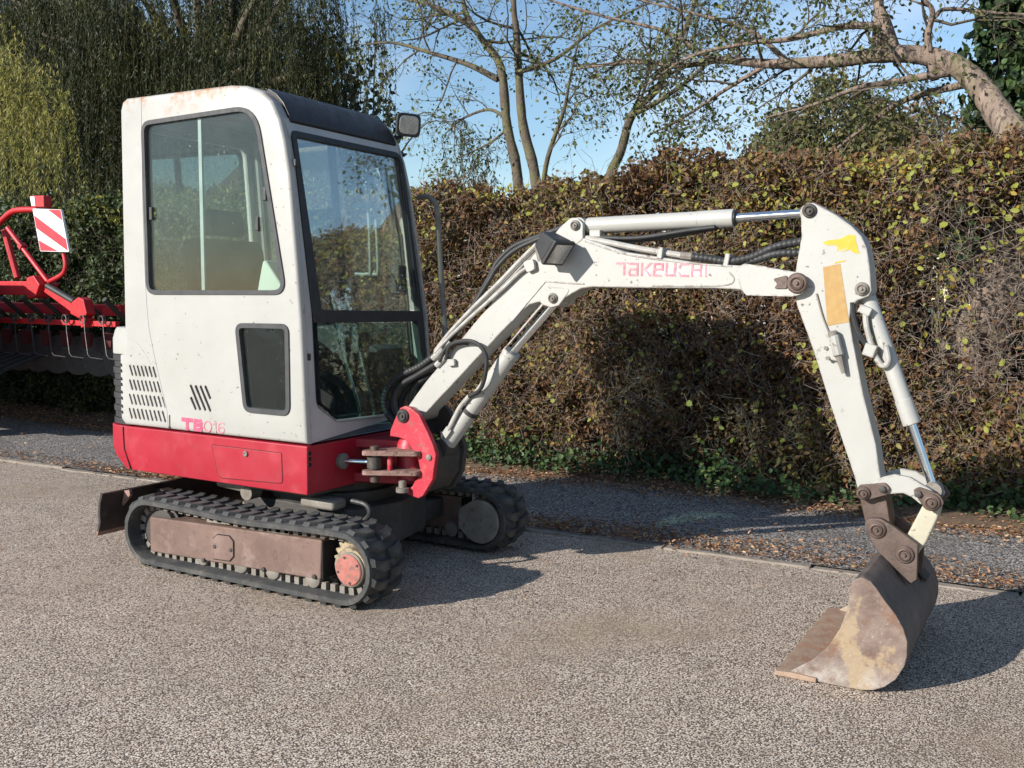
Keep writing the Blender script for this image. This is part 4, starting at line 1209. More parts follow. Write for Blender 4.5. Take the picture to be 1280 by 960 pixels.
hose([(0.690, 1.010), (0.722, 1.074), (0.797, 1.098), (0.868, 1.087), (0.909, 1.033), (0.898, 0.948), (0.862, 0.883), (0.800, 0.850)], [-0.07, -0.085, -0.09, -0.09, -0.085, -0.075, -0.06, -0.048], 0.0095)
hose([(0.655, 1.000), (0.70, 1.068), (0.775, 1.088), (0.80, 1.085)], [-0.07, -0.075, -0.07, -0.06], 0.0095)
for kk, (dx, yy, rr, end) in enumerate(((0.0, -0.068, 0.0085, (1.102, 1.422)), (-0.012, -0.045, 0.010, (1.13, 1.517)), (-0.016, -0.015, 0.010, (1.16, 1.545)), (-0.016, 0.02, 0.010, (1.16, 1.55)))):
    up = 0.0 if kk == 0 else 0.034
    hose([(0.628 + dx, 1.037 + up * 0.2), (0.708 + dx, 1.112 + up * 0.6), (0.833 + dx, 1.214 + up), (0.966 + dx, 1.317 + up * 1.3), (1.052 + dx, 1.389 + up * 1.5), end], yy, rr, 'white_worn', name='pipe')
for x, z in ((0.640, 1.035), (0.66, 1.005)):
    G().tube([(x - 0.028, -0.058, z - 0.026), (x + 0.028, -0.058, z + 0.026)], 0.0165, 8).build('hose_fitting', 'white_worn', HS, bevel=0.002)
hose([(0.66, 1.10), (0.76, 1.235), (0.855, 1.375), (0.90, 1.448), (0.985, 1.515), (1.128, 1.562), (1.25, 1.60)], 0.02, 0.011)
hose([(0.67, 1.09), (0.77, 1.225), (0.865, 1.355), (0.915, 1.425), (1.00, 1.495), (1.13, 1.548)], -0.005, 0.011)
G().prism(rounded([(0.695, 1.012), (0.735, 1.015), (0.74, 0.985), (0.70, 0.98)], 0.006, 2), -0.075, -0.0565).build('hose_clamp', 'white_worn', HS, bevel=0.002)
G().prism(rounded([(1.08, 1.44), (1.13, 1.455), (1.14, 1.41), (1.10, 1.395)], 0.01, 2), -0.078, -0.0565).build('hose_clamp', 'white_worn', HS, bevel=0.002)
hose([(1.245, 1.553), (1.379, 1.534), (1.592, 1.492), (1.772, 1.464)], -0.035, 0.0125, 'white_worn', name='pipe')
hose([(1.25, 1.555), (1.379, 1.532), (1.592, 1.490), (1.772, 1.462)], 0.02, 0.0125, 'white_worn', name='pipe')
for yy in (-0.035, 0.02):
    G().tube([(1.768, yy, 1.463), (1.815, yy, 1.459)], 0.0165, 8).build('hose_fitting', 'greysteel', HS, bevel=0.002)
hose([(1.81, 1.459), (1.87, 1.452), (1.956, 1.440), (2.049, 1.455), (2.139, 1.492), (2.24, 1.512)], [-0.035, -0.035, -0.035, -0.04, -0.04, -0.035], 0.0155, ribs=True)
hose([(1.81, 1.459), (1.88, 1.451), (1.962, 1.438), (2.056, 1.442), (2.146, 1.466), (2.24, 1.470)], [0.02, 0.01, -0.01, -0.035, -0.045, -0.035], 0.0155, ribs=True)
G().box((1.690, -0.03, 1.473), (0.022, 0.07, 0.045), (0, 0.12, 0)).build('hose_clamp', 'white_worn', HS, bevel=0.003)
G().box((1.958, -0.03, 1.442), (0.020, 0.055, 0.055), (0, 0.2, 0)).build('hose_clamp', 'white_worn', HS, bevel=0.004)
hose([(1.385, 1.552), (1.446, 1.540), (1.587, 1.537), (1.788, 1.561), (1.90, 1.572)], -0.028, 0.0085)
hose([(1.385, 1.545), (1.446, 1.530), (1.587, 1.527), (1.75, 1.545), (1.93, 1.575)], -0.005, 0.0085)

# ---- arm (dipper)
AR = empty('arm', parent=EX)
AP = [(2.237, 1.529), (2.231, 1.60), (2.235, 1.632), (2.252, 1.648), (2.275, 1.649), (2.360, 1.601), (2.412, 1.563), (2.449, 1.525), (2.469, 1.481), (2.482, 1.415), (2.492, 1.334), (2.484, 1.313),
      (2.445, 1.296), (2.424, 1.274), (2.420, 1.229), (2.434, 1.155), (2.477, 0.968), (2.529, 0.784), (2.548, 0.677), (2.575, 0.580), (2.590, 0.500), (2.584, 0.462), (2.552, 0.447), (2.520, 0.463),
      (2.503, 0.505), (2.472, 0.620), (2.460, 0.659), (2.374, 0.890), (2.290, 1.127), (2.229, 1.278), (2.214, 1.35), (2.222, 1.42)]
AW = 0.055
G().prism(AP, -AW, AW).build('arm_beam', 'white_worn', AR, bevel=0.005, seg=3)
G().prism([(2.4720, 0.6200), (2.5030, 0.5050), (2.5195, 0.4620), (2.552, 0.4460), (2.585, 0.4615), (2.591, 0.500), (2.576, 0.58), (2.568, 0.605)], -AW - 0.0025, AW + 0.0025).build('arm_tip', 'pinbrown', AR, bevel=0.004)
for x, z, r in ((2.263, 1.620, 0.018), (2.458, 1.338, 0.017)):
    pin(x, z, -AW, r, AR, mat='darksteel' if z > 1.5 else 'greysteel')
stk = [(2.319, 1.416), (2.379, 1.428), (2.419, 1.219), (2.343, 1.203)]
o = G().prism(stk, -AW - 0.0012, -AW + 0.001).build('tan_sticker', 'amber', AR); o['label'] = 'scuffed tan rectangle sticker'
yel = [(2.313, 1.504), (2.33, 1.512), (2.375, 1.516), (2.40, 1.530), (2.424, 1.531), (2.444, 1.463), (2.425, 1.466), (2.41, 1.478), (2.385, 1.470), (2.365, 1.474), (2.37, 1.486), (2.355, 1.495), (2.33, 1.494)]
o = G().prism(yel, -AW - 0.0012, -AW + 0.001).build('yellow_sticker', 'yellow', AR); o['label'] = 'torn yellow warning sticker'
G().prism([(2.36, 1.428), (2.395, 1.436), (2.396, 1.441), (2.36, 1.434)], -AW - 0.0012, -AW + 0.001).build('yellow_sticker', 'yellow', AR)
vb = empty('pipe_union', parent=EX)
G().box((2.372, -0.066, 1.105), (0.055, 0.022, 0.050), (0, 0.25, 0)).build('block', 'white_worn', vb, bevel=0.004)
G().tube([(2.372, -0.078, 1.170), (2.392, -0.078, 1.098)], 0.019, 10).build('valve_body', 'white_worn', vb, bevel=0.003)
G().lathe((2.367, -0.078, 1.187), (0.2, 0, -1), [(0, 0.012), (0.006, 0.018), (0.022, 0.018), (0.028, 0.013)], 12).build('cap', 'greysteel', vb)
G().tube([(2.392, -0.078, 1.10), (2.412, -0.076, 1.035)], [0.014, 0.008], 8).build('spigot', 'greysteel', vb)
for dx, dz in ((-0.022, 0.018), (-0.014, -0.018)):
    G().lathe((2.368 + dx, -0.077, 1.105 + dz), (0, -1, 0), [(0, 0.008), (0.006, 0.008)], 6).build('bolt', 'greysteel', vb)
G().tube(xyz(spline([(2.30, 1.32), (2.325, 1.24), (2.35, 1.18), (2.372, 1.14)], 5), -0.060), 0.0032, 6).build('thin_pipe', 'greysteel', vb)

# ---- bucket cylinder behind the arm
KC = empty('bucket_cylinder', parent=EX)
k0, k1, k2 = Vector((2.458, 0, 1.338)), Vector((2.638, 0, 0.862)), Vector((2.722, 0, 0.632))
kd = (k1 - k0).normalized()
G().lathe(tuple(k0), (0, 1, 0), [(-0.04, 0.030), (0.04, 0.030)], 18).build('eye', 'white_worn', KC)
G().tube([k0 + kd * 0.03, k1], 0.0285, 22).build('barrel', 'white_worn', KC, bevel=0.003)
G().tube([k1 - kd * 0.09, k1 + kd * 0.004], 0.0310, 22).build('gland', 'white_worn', KC, bevel=0.003)
G().tube([k1, k2 - kd * 0.01], 0.0155, 16).build('rod', 'chrome', KC)
G().lathe(tuple(k2), (0, 1, 0), [(-0.03, 0.03), (0.03, 0.03)], 18).build('eye', 'greysteel', KC)
G().tube(xyz(spline([(2.470, 1.262), (2.478, 1.20), (2.505, 1.115), (2.530, 1.072), (2.548, 1.068), (2.556, 1.09), (2.545, 1.14)], 6), -0.042), 0.0105, 10).build('pipe', 'white_worn', KC)
G().box((2.470, -0.036, 1.262), (0.045, 0.035, 0.03), (0, 0.4, 0)).build('port_block', 'white_worn', KC, bevel=0.004)
G().box((2.494, -0.046, 1.120), (0.042, 0.035, 0.045), (0, 0.3, 0)).build('pipe_block', 'white_worn', KC, bevel=0.004)
G().tube(xyz(spline([(2.425, 1.29), (2.432, 1.24), (2.452, 1.18), (2.486, 1.13)], 6), -0.048), 0.010, 8).build('hose', 'rubber', KC)

# ---- linkage
LK = empty('bucket_linkage', parent=EX)
lw = rounded([(2.520, 0.612), (2.525, 0.645), (2.560, 0.672), (2.601, 0.686), (2.655, 0.680), (2.722, 0.644), (2.756, 0.615), (2.738, 0.585), (2.690, 0.590), (2.660, 0.612), (2.631, 0.622), (2.580, 0.612)], 0.015, 3)
for y0 in (-0.082, 0.060):
    G().prism(lw, y0, y0 + 0.022).build('curved_link', 'white_worn', LK, bevel=0.003)
p1 = rounded([(2.474, 0.615), (2.486, 0.638), (2.574, 0.655), (2.590, 0.636), (2.578, 0.612), (2.505, 0.583), (2.482, 0.592)], 0.012, 3)
p2 = rounded([(2.664, 0.640), (2.686, 0.652), (2.751, 0.634), (2.770, 0.604), (2.741, 0.570), (2.706, 0.578)], 0.016, 3)
for q in (p1, p2):
    for y0, y1 in ((-0.096, -0.0825), (0.0825, 0.096)):
        G().prism(q, y0, y1).build('lock_plate', 'pinbrown', LK, bevel=0.002)
pin(2.501, 0.611, -0.096, 0.017, LK)
pin(2.727, 0.604, -0.096, 0.021, LK)
for x, z in ((2.566, 0.632), (2.684, 0.628)):
    G().lathe((x, -0.096, z), (0, -1, 0), [(0, 0.013), (0.010, 0.013), (0.012, 0.009)], 6).build('bolt', 'darksteel', LK)
G().cyl((2.501, -0.09, 0.611), (2.501, 0.09, 0.611), 0.016, 14).build('link_pin', 'darksteel', LK)
G().cyl((2.727, -0.09, 0.604), (2.727, 0.09, 0.604), 0.018, 14).build('link_pin', 'darksteel', LK)
G().prism([(2.700, 0.595), (2.752, 0.590), (2.745, 0.54), (2.712, 0.448), (2.676, 0.385), (2.628, 0.405), (2.648, 0.470)], -0.048, 0.048).build('tipping_link', 'linkcream', LK, bevel=0.008)

# ---- bucket
BK = empty('bucket', parent=EX)
BO = [(2.338, 0.020), (2.411, 0.074), (2.466, 0.138), (2.500, 0.203), (2.518, 0.265), (2.524, 0.310), (2.526, 0.351), (2.538, 0.375), (2.563, 0.386), (2.589, 0.377), (2.609, 0.357), (2.631, 0.326),
      (2.672, 0.279), (2.698, 0.236), (2.711, 0.197), (2.713, 0.149), (2.706, 0.111), (2.682, 0.063), (2.648, 0.030), (2.614, 0.012), (2.575, 0.004), (2.534, 0.003), (2.451, 0.003), (2.345, 0.003)]
YB = 0.40
G().prism(BO, -YB, -YB + 0.014).build('side_plate', 'bucket', BK, bevel=0.003)
G().prism(BO, YB - 0.014, YB).build('side_plate', 'bucket', BK, bevel=0.003)
wrap = BO[6:]                      # top lip round the back to the cutting edge
wi = [tuple(p) for p in inset(BO, 0.010)][6:]
G().prism(wrap + wi[::-1], -YB + 0.0135, YB - 0.0135).build('wrap', 'bucketback', BK)
wi2 = [tuple(p) for p in inset(BO, 0.0125)][7:-1]
wi3 = [tuple(p) for p in inset(BO, 0.0100)][7:-1]
G().prism(wi3 + wi2[::-1], -YB + 0.015, YB - 0.015).build('wrap_inside', 'bucketin', BK)
G().prism([(2.285, 0.002), (2.292, 0.017), (2.345, 0.022), (2.430, 0.018), (2.430, 0.0024)], -YB - 0.012, YB + 0.012).build('cutting_edge', 'lip', BK, bevel=0.002)
be = [(2.505, 0.498), (2.525, 0.520), (2.562, 0.524), (2.612, 0.498), (2.690, 0.447), (2.692, 0.322), (2.668, 0.300), (2.595, 0.372), (2.560, 0.40), (2.533, 0.44)]
be = rounded(be, [0.02, 0.02, 0.02, 0.01, 0.006, 0.006, 0.004, 0.004, 0.01, 0.02], 3)
for y0 in (-0.088, 0.063):
    G().prism(be, y0, y0 + 0.025).build('bucket_ear', 'pinbrown', BK, bevel=0.003)
pin(2.551, 0.484, -0.088, 0.022, BK)
pin(2.648, 0.407, -0.088, 0.022, BK)
G().cyl((2.551, -0.09, 0.484), (2.551, 0.09, 0.484), 0.02, 14).build('bucket_pin', 'darksteel', BK)
G().cyl((2.648, -0.09, 0.407), (2.648, 0.09, 0.407), 0.02, 14).build('bucket_pin', 'darksteel', BK)
G().box((2.683, 0.16, 0.285), (0.05, 0.09, 0.012), (0, 0.9, 0)).build('lifting_eye', 'darksteel', BK, bevel=0.003)

# model lettering on the side panel
ml = empty('model_lettering', parent=EX)
Y0, Y1 = -0.4915, -0.4885
strokes([[(0, 1), (0.9, 1)], [(0.45, 1), (0.45, 0)]], 0.0195, Y0, Y1, -0.522, 0.654, 0.064, 0.041, 0.0).build('letter', 'decal', ml)
strokes([[(0.05, 0), (0.05, 1), (0.62, 1), (0.72, 0.78), (0.62, 0.53), (0.05, 0.53)], [(0.62, 0.53), (0.76, 0.27), (0.64, 0), (0.05, 0)]], 0.0170, Y0, Y1, -0.446, 0.654, 0.064, 0.041, 0.0).build('letter', 'decal', ml)
ov = [(0.5 + 0.42 * math.cos(a), 0.5 + 0.56 * math.sin(a)) for a in np.linspace(0, 2 * math.pi, 21)]
strokes([ov], 0.0052, Y0, Y1, -0.385, 0.653, 0.056, 0.042).build('letter', 'pink', ml)
strokes([[(0.0, 0.8), (0.3, 1.06), (0.3, -0.06)]], 0.0060, Y0, Y1, -0.322, 0.653, 0.056, 0.042).build('letter', 'pink', ml)
six = [(0.78, 0.98), (0.5, 1.06), (0.22, 0.9), (0.1, 0.5), (0.12, 0.2), (0.35, -0.04), (0.65, -0.02), (0.82, 0.24), (0.7, 0.52), (0.42, 0.56), (0.14, 0.36)]
strokes([six], 0.0056, Y0, Y1, -0.296, 0.653, 0.056, 0.042).build('letter', 'pink', ml)

# ------------------------------------------------------------------ foliage helpers (numpy)
def np_mesh(name, V, F, mat, smooth=False):
    me = bpy.data.meshes.new(name)
    V = np.asarray(V, np.float32); F = np.asarray(F, np.int32)
    me.vertices.add(len(V)); me.vertices.foreach_set('co', V.ravel())
    k = F.shape[1]
    me.loops.add(F.size); me.loops.foreach_set('vertex_index', F.ravel())
    me.polygons.add(len(F))
    me.polygons.foreach_set('loop_start', np.arange(0, F.size, k, dtype=np.int32))
    me.update(calc_edges=True)
    if smooth:
        me.polygons.foreach_set('use_smooth', np.ones(len(F), bool))
    me.materials.append(M[mat])
    return me

def unit(a):
    return a / np.maximum(np.linalg.norm(a, axis=1, keepdims=True), 1e-9)

LEAF = {'broad': np.array([(0, 0, 0), (-.30, .30, .06), (-.24, .70, .05), (0, 1, -.06), (.24, .70, .05), (.30, .30, .06)]),
        'round': np.array([(0, 0, 0), (-.44, .28, .08), (-.38, .70, .06), (0, 1, -.05), (.38, .70, .06), (.44, .28, .08)]),
        'curl': np.array([(0, 0, 0), (-.20, .30, .16), (-.16, .70, .20), (0, 1, .10), (.16, .70, .20), (.20, .30, .16)])}

def leaf_cloud(P, T, Nn, size, shape='broad'):
    """Folded leaves (two quads each): base points P, tip directions T, face normals Nn, lengths."""
    T = unit(T); B = unit(np.cross(T, Nn)); Nn = np.cross(B, T)
    L = LEAF[shape]
    V = P[:, None, :] + size[:, None, None] * (L[None, :, 0, None] * B[:, None, :] + L[None, :, 1, None] * T[:, None, :] + L[None, :, 2, None] * Nn[:, None, :])
    n = len(P)
    F = (np.arange(n)[:, None, None] * 6 + np.array([[0, 1, 2, 3], [0, 3, 4, 5]])[None]).reshape(-1, 4)
    return V.reshape(-1, 3), F

def sliver_cloud(P, T, size, wid):
    """Narrow willow leaves: one diamond each."""
    T = unit(T); B = unit(np.cross(T, rng.normal(size=T.shape)))
    V = np.stack([P, P + T * size[:, None] * 0.45 + B * wid[:, None], P + T * size[:, None], P + T * size[:, None] * 0.45 - B * wid[:, None]], 1)
    F = np.arange(len(P) * 4).reshape(-1, 4)
    return V.reshape(-1, 3), F

def sticks(A, B, ra, rb, k=3):
    """Many thin tapered bars from A to B."""
    n = len(A)
    D = unit(B - A); U = unit(np.cross(D, rng.normal(size=D.shape))); W = np.cross(D, U)
    ang = np.arange(k) * 2 * math.pi / k
    ring = np.cos(ang)[None, :, None] * U[:, None, :] + np.sin(ang)[None, :, None] * W[:, None, :]
    V = np.concatenate([A[:, None, :] + ring * ra[:, None, None], B[:, None, :] + ring * rb[:, None, None]], 1)
    q = np.array([[i, (i + 1) % k, k + (i + 1) % k, k + i] for i in range(k)])
    F = (np.arange(n)[:, None, None] * 2 * k + q[None]).reshape(-1, 4)
    return V.reshape(-1, 3), F

def merge(parts):
    Vs, Fs, o = [], [], 0
    for V, F in parts:
        Vs.append(V); Fs.append(F + o); o += len(V)
    return np.concatenate(Vs), np.concatenate(Fs)

def wave(x, y, f, s=0.0):
    return np.sin(x * f + s) * np.cos(y * f * 1.3 + s * 2) + 0.5 * np.sin(x * f * 2.3 + s * 3 + y * f)

# ------------------------------------------------------------------ hedges
def hedge(name, x0, x1, yf, depth, h0, dens, label, leafmat, shape, size, twigs, bias, topyellow=None, seed=0, bare=None, twigmat='twig'):
    root = empty(name, ((x0 + x1) / 2, yf + depth / 2, 0))
    inv = Matrix.Translation((-(x0 + x1) / 2, -(yf + depth / 2), 0))
    def put(nm, V, F, mat, kind='stuff'):
        V = V - np.array(root.location)
        o = link(nm, np_mesh(nm, V, F, mat), root)
        if kind: o['kind'] = kind
        return o
    def front(x, z):
        return yf + 0.10 * wave(x, z, 2.1, seed) + 0.08 * wave(x, z, 5.3, seed + 1) + 0.065 * wave(x, z, 12.7, seed + 2) + 0.18 * np.clip((0.35 - z) / 0.35, 0, 1)
    def topz(x, y):
        return h0(x) + 0.06 * wave(x, y, 3.1, seed + 2) + 0.05 * wave(x, y, 9, seed) + 0.03 * wave(x, y, 23, seed)
    L = x1 - x0
    # face leaves: concentrated in the outer shell
    n = int(dens * L * 2.1)
    x = rng.uniform(x0, x1, n)
    z = rng.uniform(0.02, 1.0, n) ** 0.9
    d = np.abs(rng.exponential(0.15, n)); d[d > depth] *= 0.3
    zz = z * topz(x, yf + d)
    y = front(x, zz) + d
    keep = np.ones(n, bool)
    if bare is not None:
        keep = rng.random(n) > bare(x, zz)
    P = np.stack([x, y, zz], 1)[keep]
    if leafmat == 'hedge_leaf':                     # leaves sit in sprays of five on their shoots
        c = P[:len(P) // 5]
        P = np.repeat(c, 5, 0) + rng.normal(size=(len(c) * 5, 3)) * np.array((0.034, 0.026, 0.034))
    # top leaves
    m = int(dens * L * 0.62)
    xt = rng.uniform(x0, x1, m); yt = yf + rng.uniform(0, depth, m)
    Pt = np.stack([xt, yt, topz(xt, yt) - np.abs(rng.exponential(0.07, m)) + 0.03], 1)
    P = np.concatenate([P, Pt])
    n = len(P)
    Nn = rng.normal(size=(n, 3)) * 0.75 + np.array((0, -0.75, 0.45))
    T = rng.normal(size=(n, 3)) + np.array((0, -0.35, -0.45))
    hb = n // 2
    sz = size * rng.uniform(0.5, 1.3, n)
    put('foliage', *merge([leaf_cloud(P[:hb], T[:hb], Nn[:hb], sz[:hb], shape), leaf_cloud(P[hb:], T[hb:], Nn[hb:], sz[hb:], 'broad')]), leafmat)
    # inner leaves fill the depth of the hedge
    m = int(3000 * L)
    x = rng.uniform(x0, x1, m); z = rng.uniform(0.05, 0.95, m)
    zi = z * topz(x, yf + 0.4)
    Pi = np.stack([x, yf + rng.uniform(0.30, depth, m), zi], 1)
    if bare is not None:
        Pi = Pi[rng.random(m) > bare(x, zi)]; m = len(Pi)
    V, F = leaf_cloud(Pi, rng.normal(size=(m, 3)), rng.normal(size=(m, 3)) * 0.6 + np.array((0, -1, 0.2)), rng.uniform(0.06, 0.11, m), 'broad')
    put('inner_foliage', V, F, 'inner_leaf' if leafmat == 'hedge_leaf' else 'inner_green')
    # twigs: thin bars in every direction, near the face, some standing proud
    nt = int(twigs * L)
    x = rng.uniform(x0, x1, nt); z = rng.random(nt) ** 0.95 * 0.99
    d = np.abs(rng.exponential(0.12, nt)) - 0.03
    zz = z * topz(x, yf + d)
    A = np.stack([x, front(x, zz) + d, zz], 1)
    D = rng.normal(size=(nt, 3)) * np.array((1.0, 0.45, 0.9)) + np.array((0, -0.05, 0.35))
    ln = rng.uniform(0.025, 0.085, nt) * np.where(rng.random(nt) < 0.12, 2.2, 1.0)
    B = A + unit(D) * ln[:, None]
    D2 = unit(D) + rng.normal(size=D.shape) * 0.55
    C = B + unit(D2) * (ln * 0.8)[:, None]
    E = C + unit(D2 + rng.normal(size=D.shape) * 0.8) * (ln * 0.6)[:, None]
    r = rng.uniform(0.0010, 0.0026, nt)
    put('twigs', *merge([sticks(A, B, r, r * 0.9), sticks(B, C, r * 0.9, r * 0.7), sticks(C, E, r * 0.7, r * 0.4)]), twigmat)
    # shoots sticking out of the top
    ns = int(150 * L)
    x = rng.uniform(x0, x1, ns); y = yf + rng.uniform(0.02, depth * 0.8, ns)
    A = np.stack([x, y, topz(x, y) - 0.08], 1)
    B = A + np.stack([rng.normal(0, 0.05, ns), rng.normal(0, 0.05, ns), rng.uniform(0.06, 0.27, ns) ** 1.2], 1)
    put('top_shoots', *sticks(A, B, np.full(ns, 0.0026), np.full(ns, 0.001)), twigmat)
    tl = np.repeat(A, 3, 0) + (np.repeat(B - A, 3, 0)) * rng.uniform(0.3, 1.0, (ns * 3, 1))
    V, F = leaf_cloud(tl, rng.normal(size=(ns * 3, 3)) + np.array((0, 0, 0.3)), rng.normal(size=(ns * 3, 3)) + np.array((0, -.6, .4)), size * rng.uniform(0.6, 1.2, ns * 3), 'broad')
    put('shoot_leaves', V, F, leafmat)
    # main stems inside
    nst = int(7 * L)
    g = G()
    for k in range(nst):
        xx = x0 + (k + random.random()) * L / nst
        yy = yf + random.uniform(0.22, depth - 0.15)
        pts = spline([(xx, yy, 0), (xx + random.gauss(0, .08), yy + random.gauss(0, .05), 0.7), (xx + random.gauss(0, .16), yy + random.gauss(0, .1), 1.4), (xx + random.gauss(0, .25), yy + random.gauss(0, .12), h0(xx) - 0.1)], 3)
        g.tube(pts, [0.024 - 0.018 * i / (len(pts) - 1) for i in range(len(pts))], 5)
    g.v = [tuple(np.array(p) - np.array(root.location)) for p in g.v]
    o = g.build('stems', 'bark', root); o['kind'] = 'stuff'
    return root, front, topz

def h_main(x):
    return 2.10 + 0.055 * np.clip(np.asarray(x) + 0.3, -1.2, 1.6) + 0.02 * np.sin(np.asarray(x) * 2.2)
def bare_right(x, z):
    # towards the right end the hedge has lost its leaves
    t = np.clip((x - 2.05) / 0.35, 0, 1) * np.clip((3.4 - x) / 0.3, 0, 1) * np.clip((2.02 - z) / 0.25, 0, 1) * np.clip((z - 0.65) / 0.35, 0, 1)
    return 0.93 * t
hg, hfront, htop = hedge('autumn_hedge', -2.3, 5.2, 2.66, 0.85, h_main, 7600, '', 'hedge_leaf', 'curl', 0.039, 3100, 0, seed=0.4, bare=bare_right)
tag(hg, 'long brown and yellow autumn hedge behind the excavator arm', 'hedge')
# larger yellow leaves one can pick out on the face
lm = {}
for sh in ('round', 'broad'):
    V, F = leaf_cloud(np.zeros((1, 3)), np.array([[0, 1.0, 0]]), np.array([[0, 0, 1.0]]), np.ones(1), sh)
    lm[sh] = np_mesh('leaf', V, F, 'hedge_yellow')
n = 60000
x = rng.uniform(-2.3, 5.2, n); z = rng.uniform(0.1, 2.2, n)
pr = 0.05 + 0.80 * np.clip((z - 1.35) / 0.7, 0, 1) * (0.25 + 0.75 * np.clip((x - 0.2) / 1.0, 0, 1)) * np.clip((2.9 - x) / 0.5, 0.2, 1)
pr = pr * np.clip(0.45 + 0.55 * wave(x, z, 4.1, 1.7), 0.03, 1) + 0.16 * np.clip(wave(x, z, 2.9, 0.3) - 0.5, 0, 1)
k = rng.random(n) < pr * 0.70
x, z = x[k], z[k]; n = len(x)
y = hfront(x, z) + np.abs(rng.exponential(0.07, n)) - 0.05
V, F = leaf_cloud(np.stack([x, y, np.minimum(z, htop(x, y) + 0.03)], 1), rng.normal(size=(n, 3)) + np.array((0, -.3, -.5)), rng.normal(size=(n, 3)) * 0.7 + np.array((0, -.8, .5)), rng.uniform(0.020, 0.046, n), 'broad')
o = link('yellow_foliage', np_mesh('yellow_foliage', V - np.array(hg.location), F, 'hedge_yellow'), hg); o['kind'] = 'stuff'; o['label'] = 'yellow green leaves still clinging to the hedge'
def yprob(x, z):
    return 0.25 + 0.75 * max(0, min(1, (z - 1.2) / 0.8)) * (0.3 + 0.7 * max(0, min(1, (x - 0.4) / 1.2)))
cnt = 0
while cnt < 290:
    x = random.uniform(-1.3, 2.9); z = random.uniform(0.15, 2.15)
    clump = 0.5 + 0.5 * math.sin(x * 3.7 + 1) * math.cos(z * 4.3 + x)
    if random.random() > yprob(x, z) * (0.35 + 0.65 * clump):
        continue
    y = float(hfront(np.array([x]), np.array([z]))[0]) - random.uniform(0.0, 0.06)
    o = link('leaf', lm[random.choice(('round', 'broad', 'broad'))], hg)
    s = random.uniform(0.030, 0.054)
    q = Vector((random.gauss(0, .5), -1 + random.gauss(0, .3), 0.5 + random.gauss(0, .4))).to_track_quat('Z', 'Y').to_matrix().to_4x4()
    o.matrix_local = Matrix.Translation(Vector((x, y, z)) - hg.location) @ q @ Matrix.Rotation(random.uniform(0, 6.28), 4, 'Z') @ Matrix.Scale(s, 4)
    cnt += 1

def h_left(x):
    return 2.13 + 0.0 * np.asarray(x)
hl, lfront, ltop = hedge('clipped_green_hedge', -16.0, -2.3, 2.62, 0.9, h_left, 5200, '', 'green_leaf', 'broad', 0.045, 700, 0, seed=2.1, twigmat='twig_dark')
tag(hl, 'clipped dark green hedge with pale yellow top behind the red implement', 'hedge')
n = 9000
x = rng.uniform(-13, -2.3, n); y = 2.58 + rng.uniform(0, 0.9, n)
P = np.stack([x, y, ltop(x, y) + rng.uniform(-0.16, 0.07, n) * 1.0 - 0.02], 1)
V, F = leaf_cloud(P, rng.normal(size=(n, 3)) + np.array((0, -.3, .3)), rng.normal(size=(n, 3)) + np.array((0, -.6, .7)), rng.uniform(0.03, 0.06, n), 'broad')
o = link('top_growth', np_mesh('top_growth', V - np.array(hl.location), F, 'pale_leaf'), hl); o['kind'] = 'stuff'; o['label'] = 'pale yellow green growth along the hedge top'

# ivy along the hedge foot
n = 7000
x = rng.uniform(-3, 5, n)
cl = 0.55 + 0.45 * np.sin(x * 2.3 + 0.5) * np.sin(x * 0.9)
keep = rng.random(n) < np.clip(cl + 0.25, 0.15, 1)
x = x[keep]; n = len(x)
z = np.abs(rng.normal(0, 0.11, n)) * (0.4 + 0.8 * cl[keep]) + 0.05
y = 2.58 + 0.06 * np.sin(x * 3) - 0.05 * rng.random(n) + np.abs(rng.normal(0, 0.06, n)) + 0.10 * (z < 0.12) * rng.uniform(-1, 0.5, n)
V, F = leaf_cloud(np.stack([x, y, z], 1), rng.normal(size=(n, 3)) + np.array((0, -.4, -.3)), rng.normal(size=(n, 3)) * 0.6 + np.array((0, -.7, .6)), rng.uniform(0.02, 0.042, n), 'round')
o = link('ivy_ground_cover', np_mesh('ivy_ground_cover', V, F, 'ivy'))
tag(o, 'dark green ivy creeping along the foot of the hedge', 'ivy', None, 'stuff')

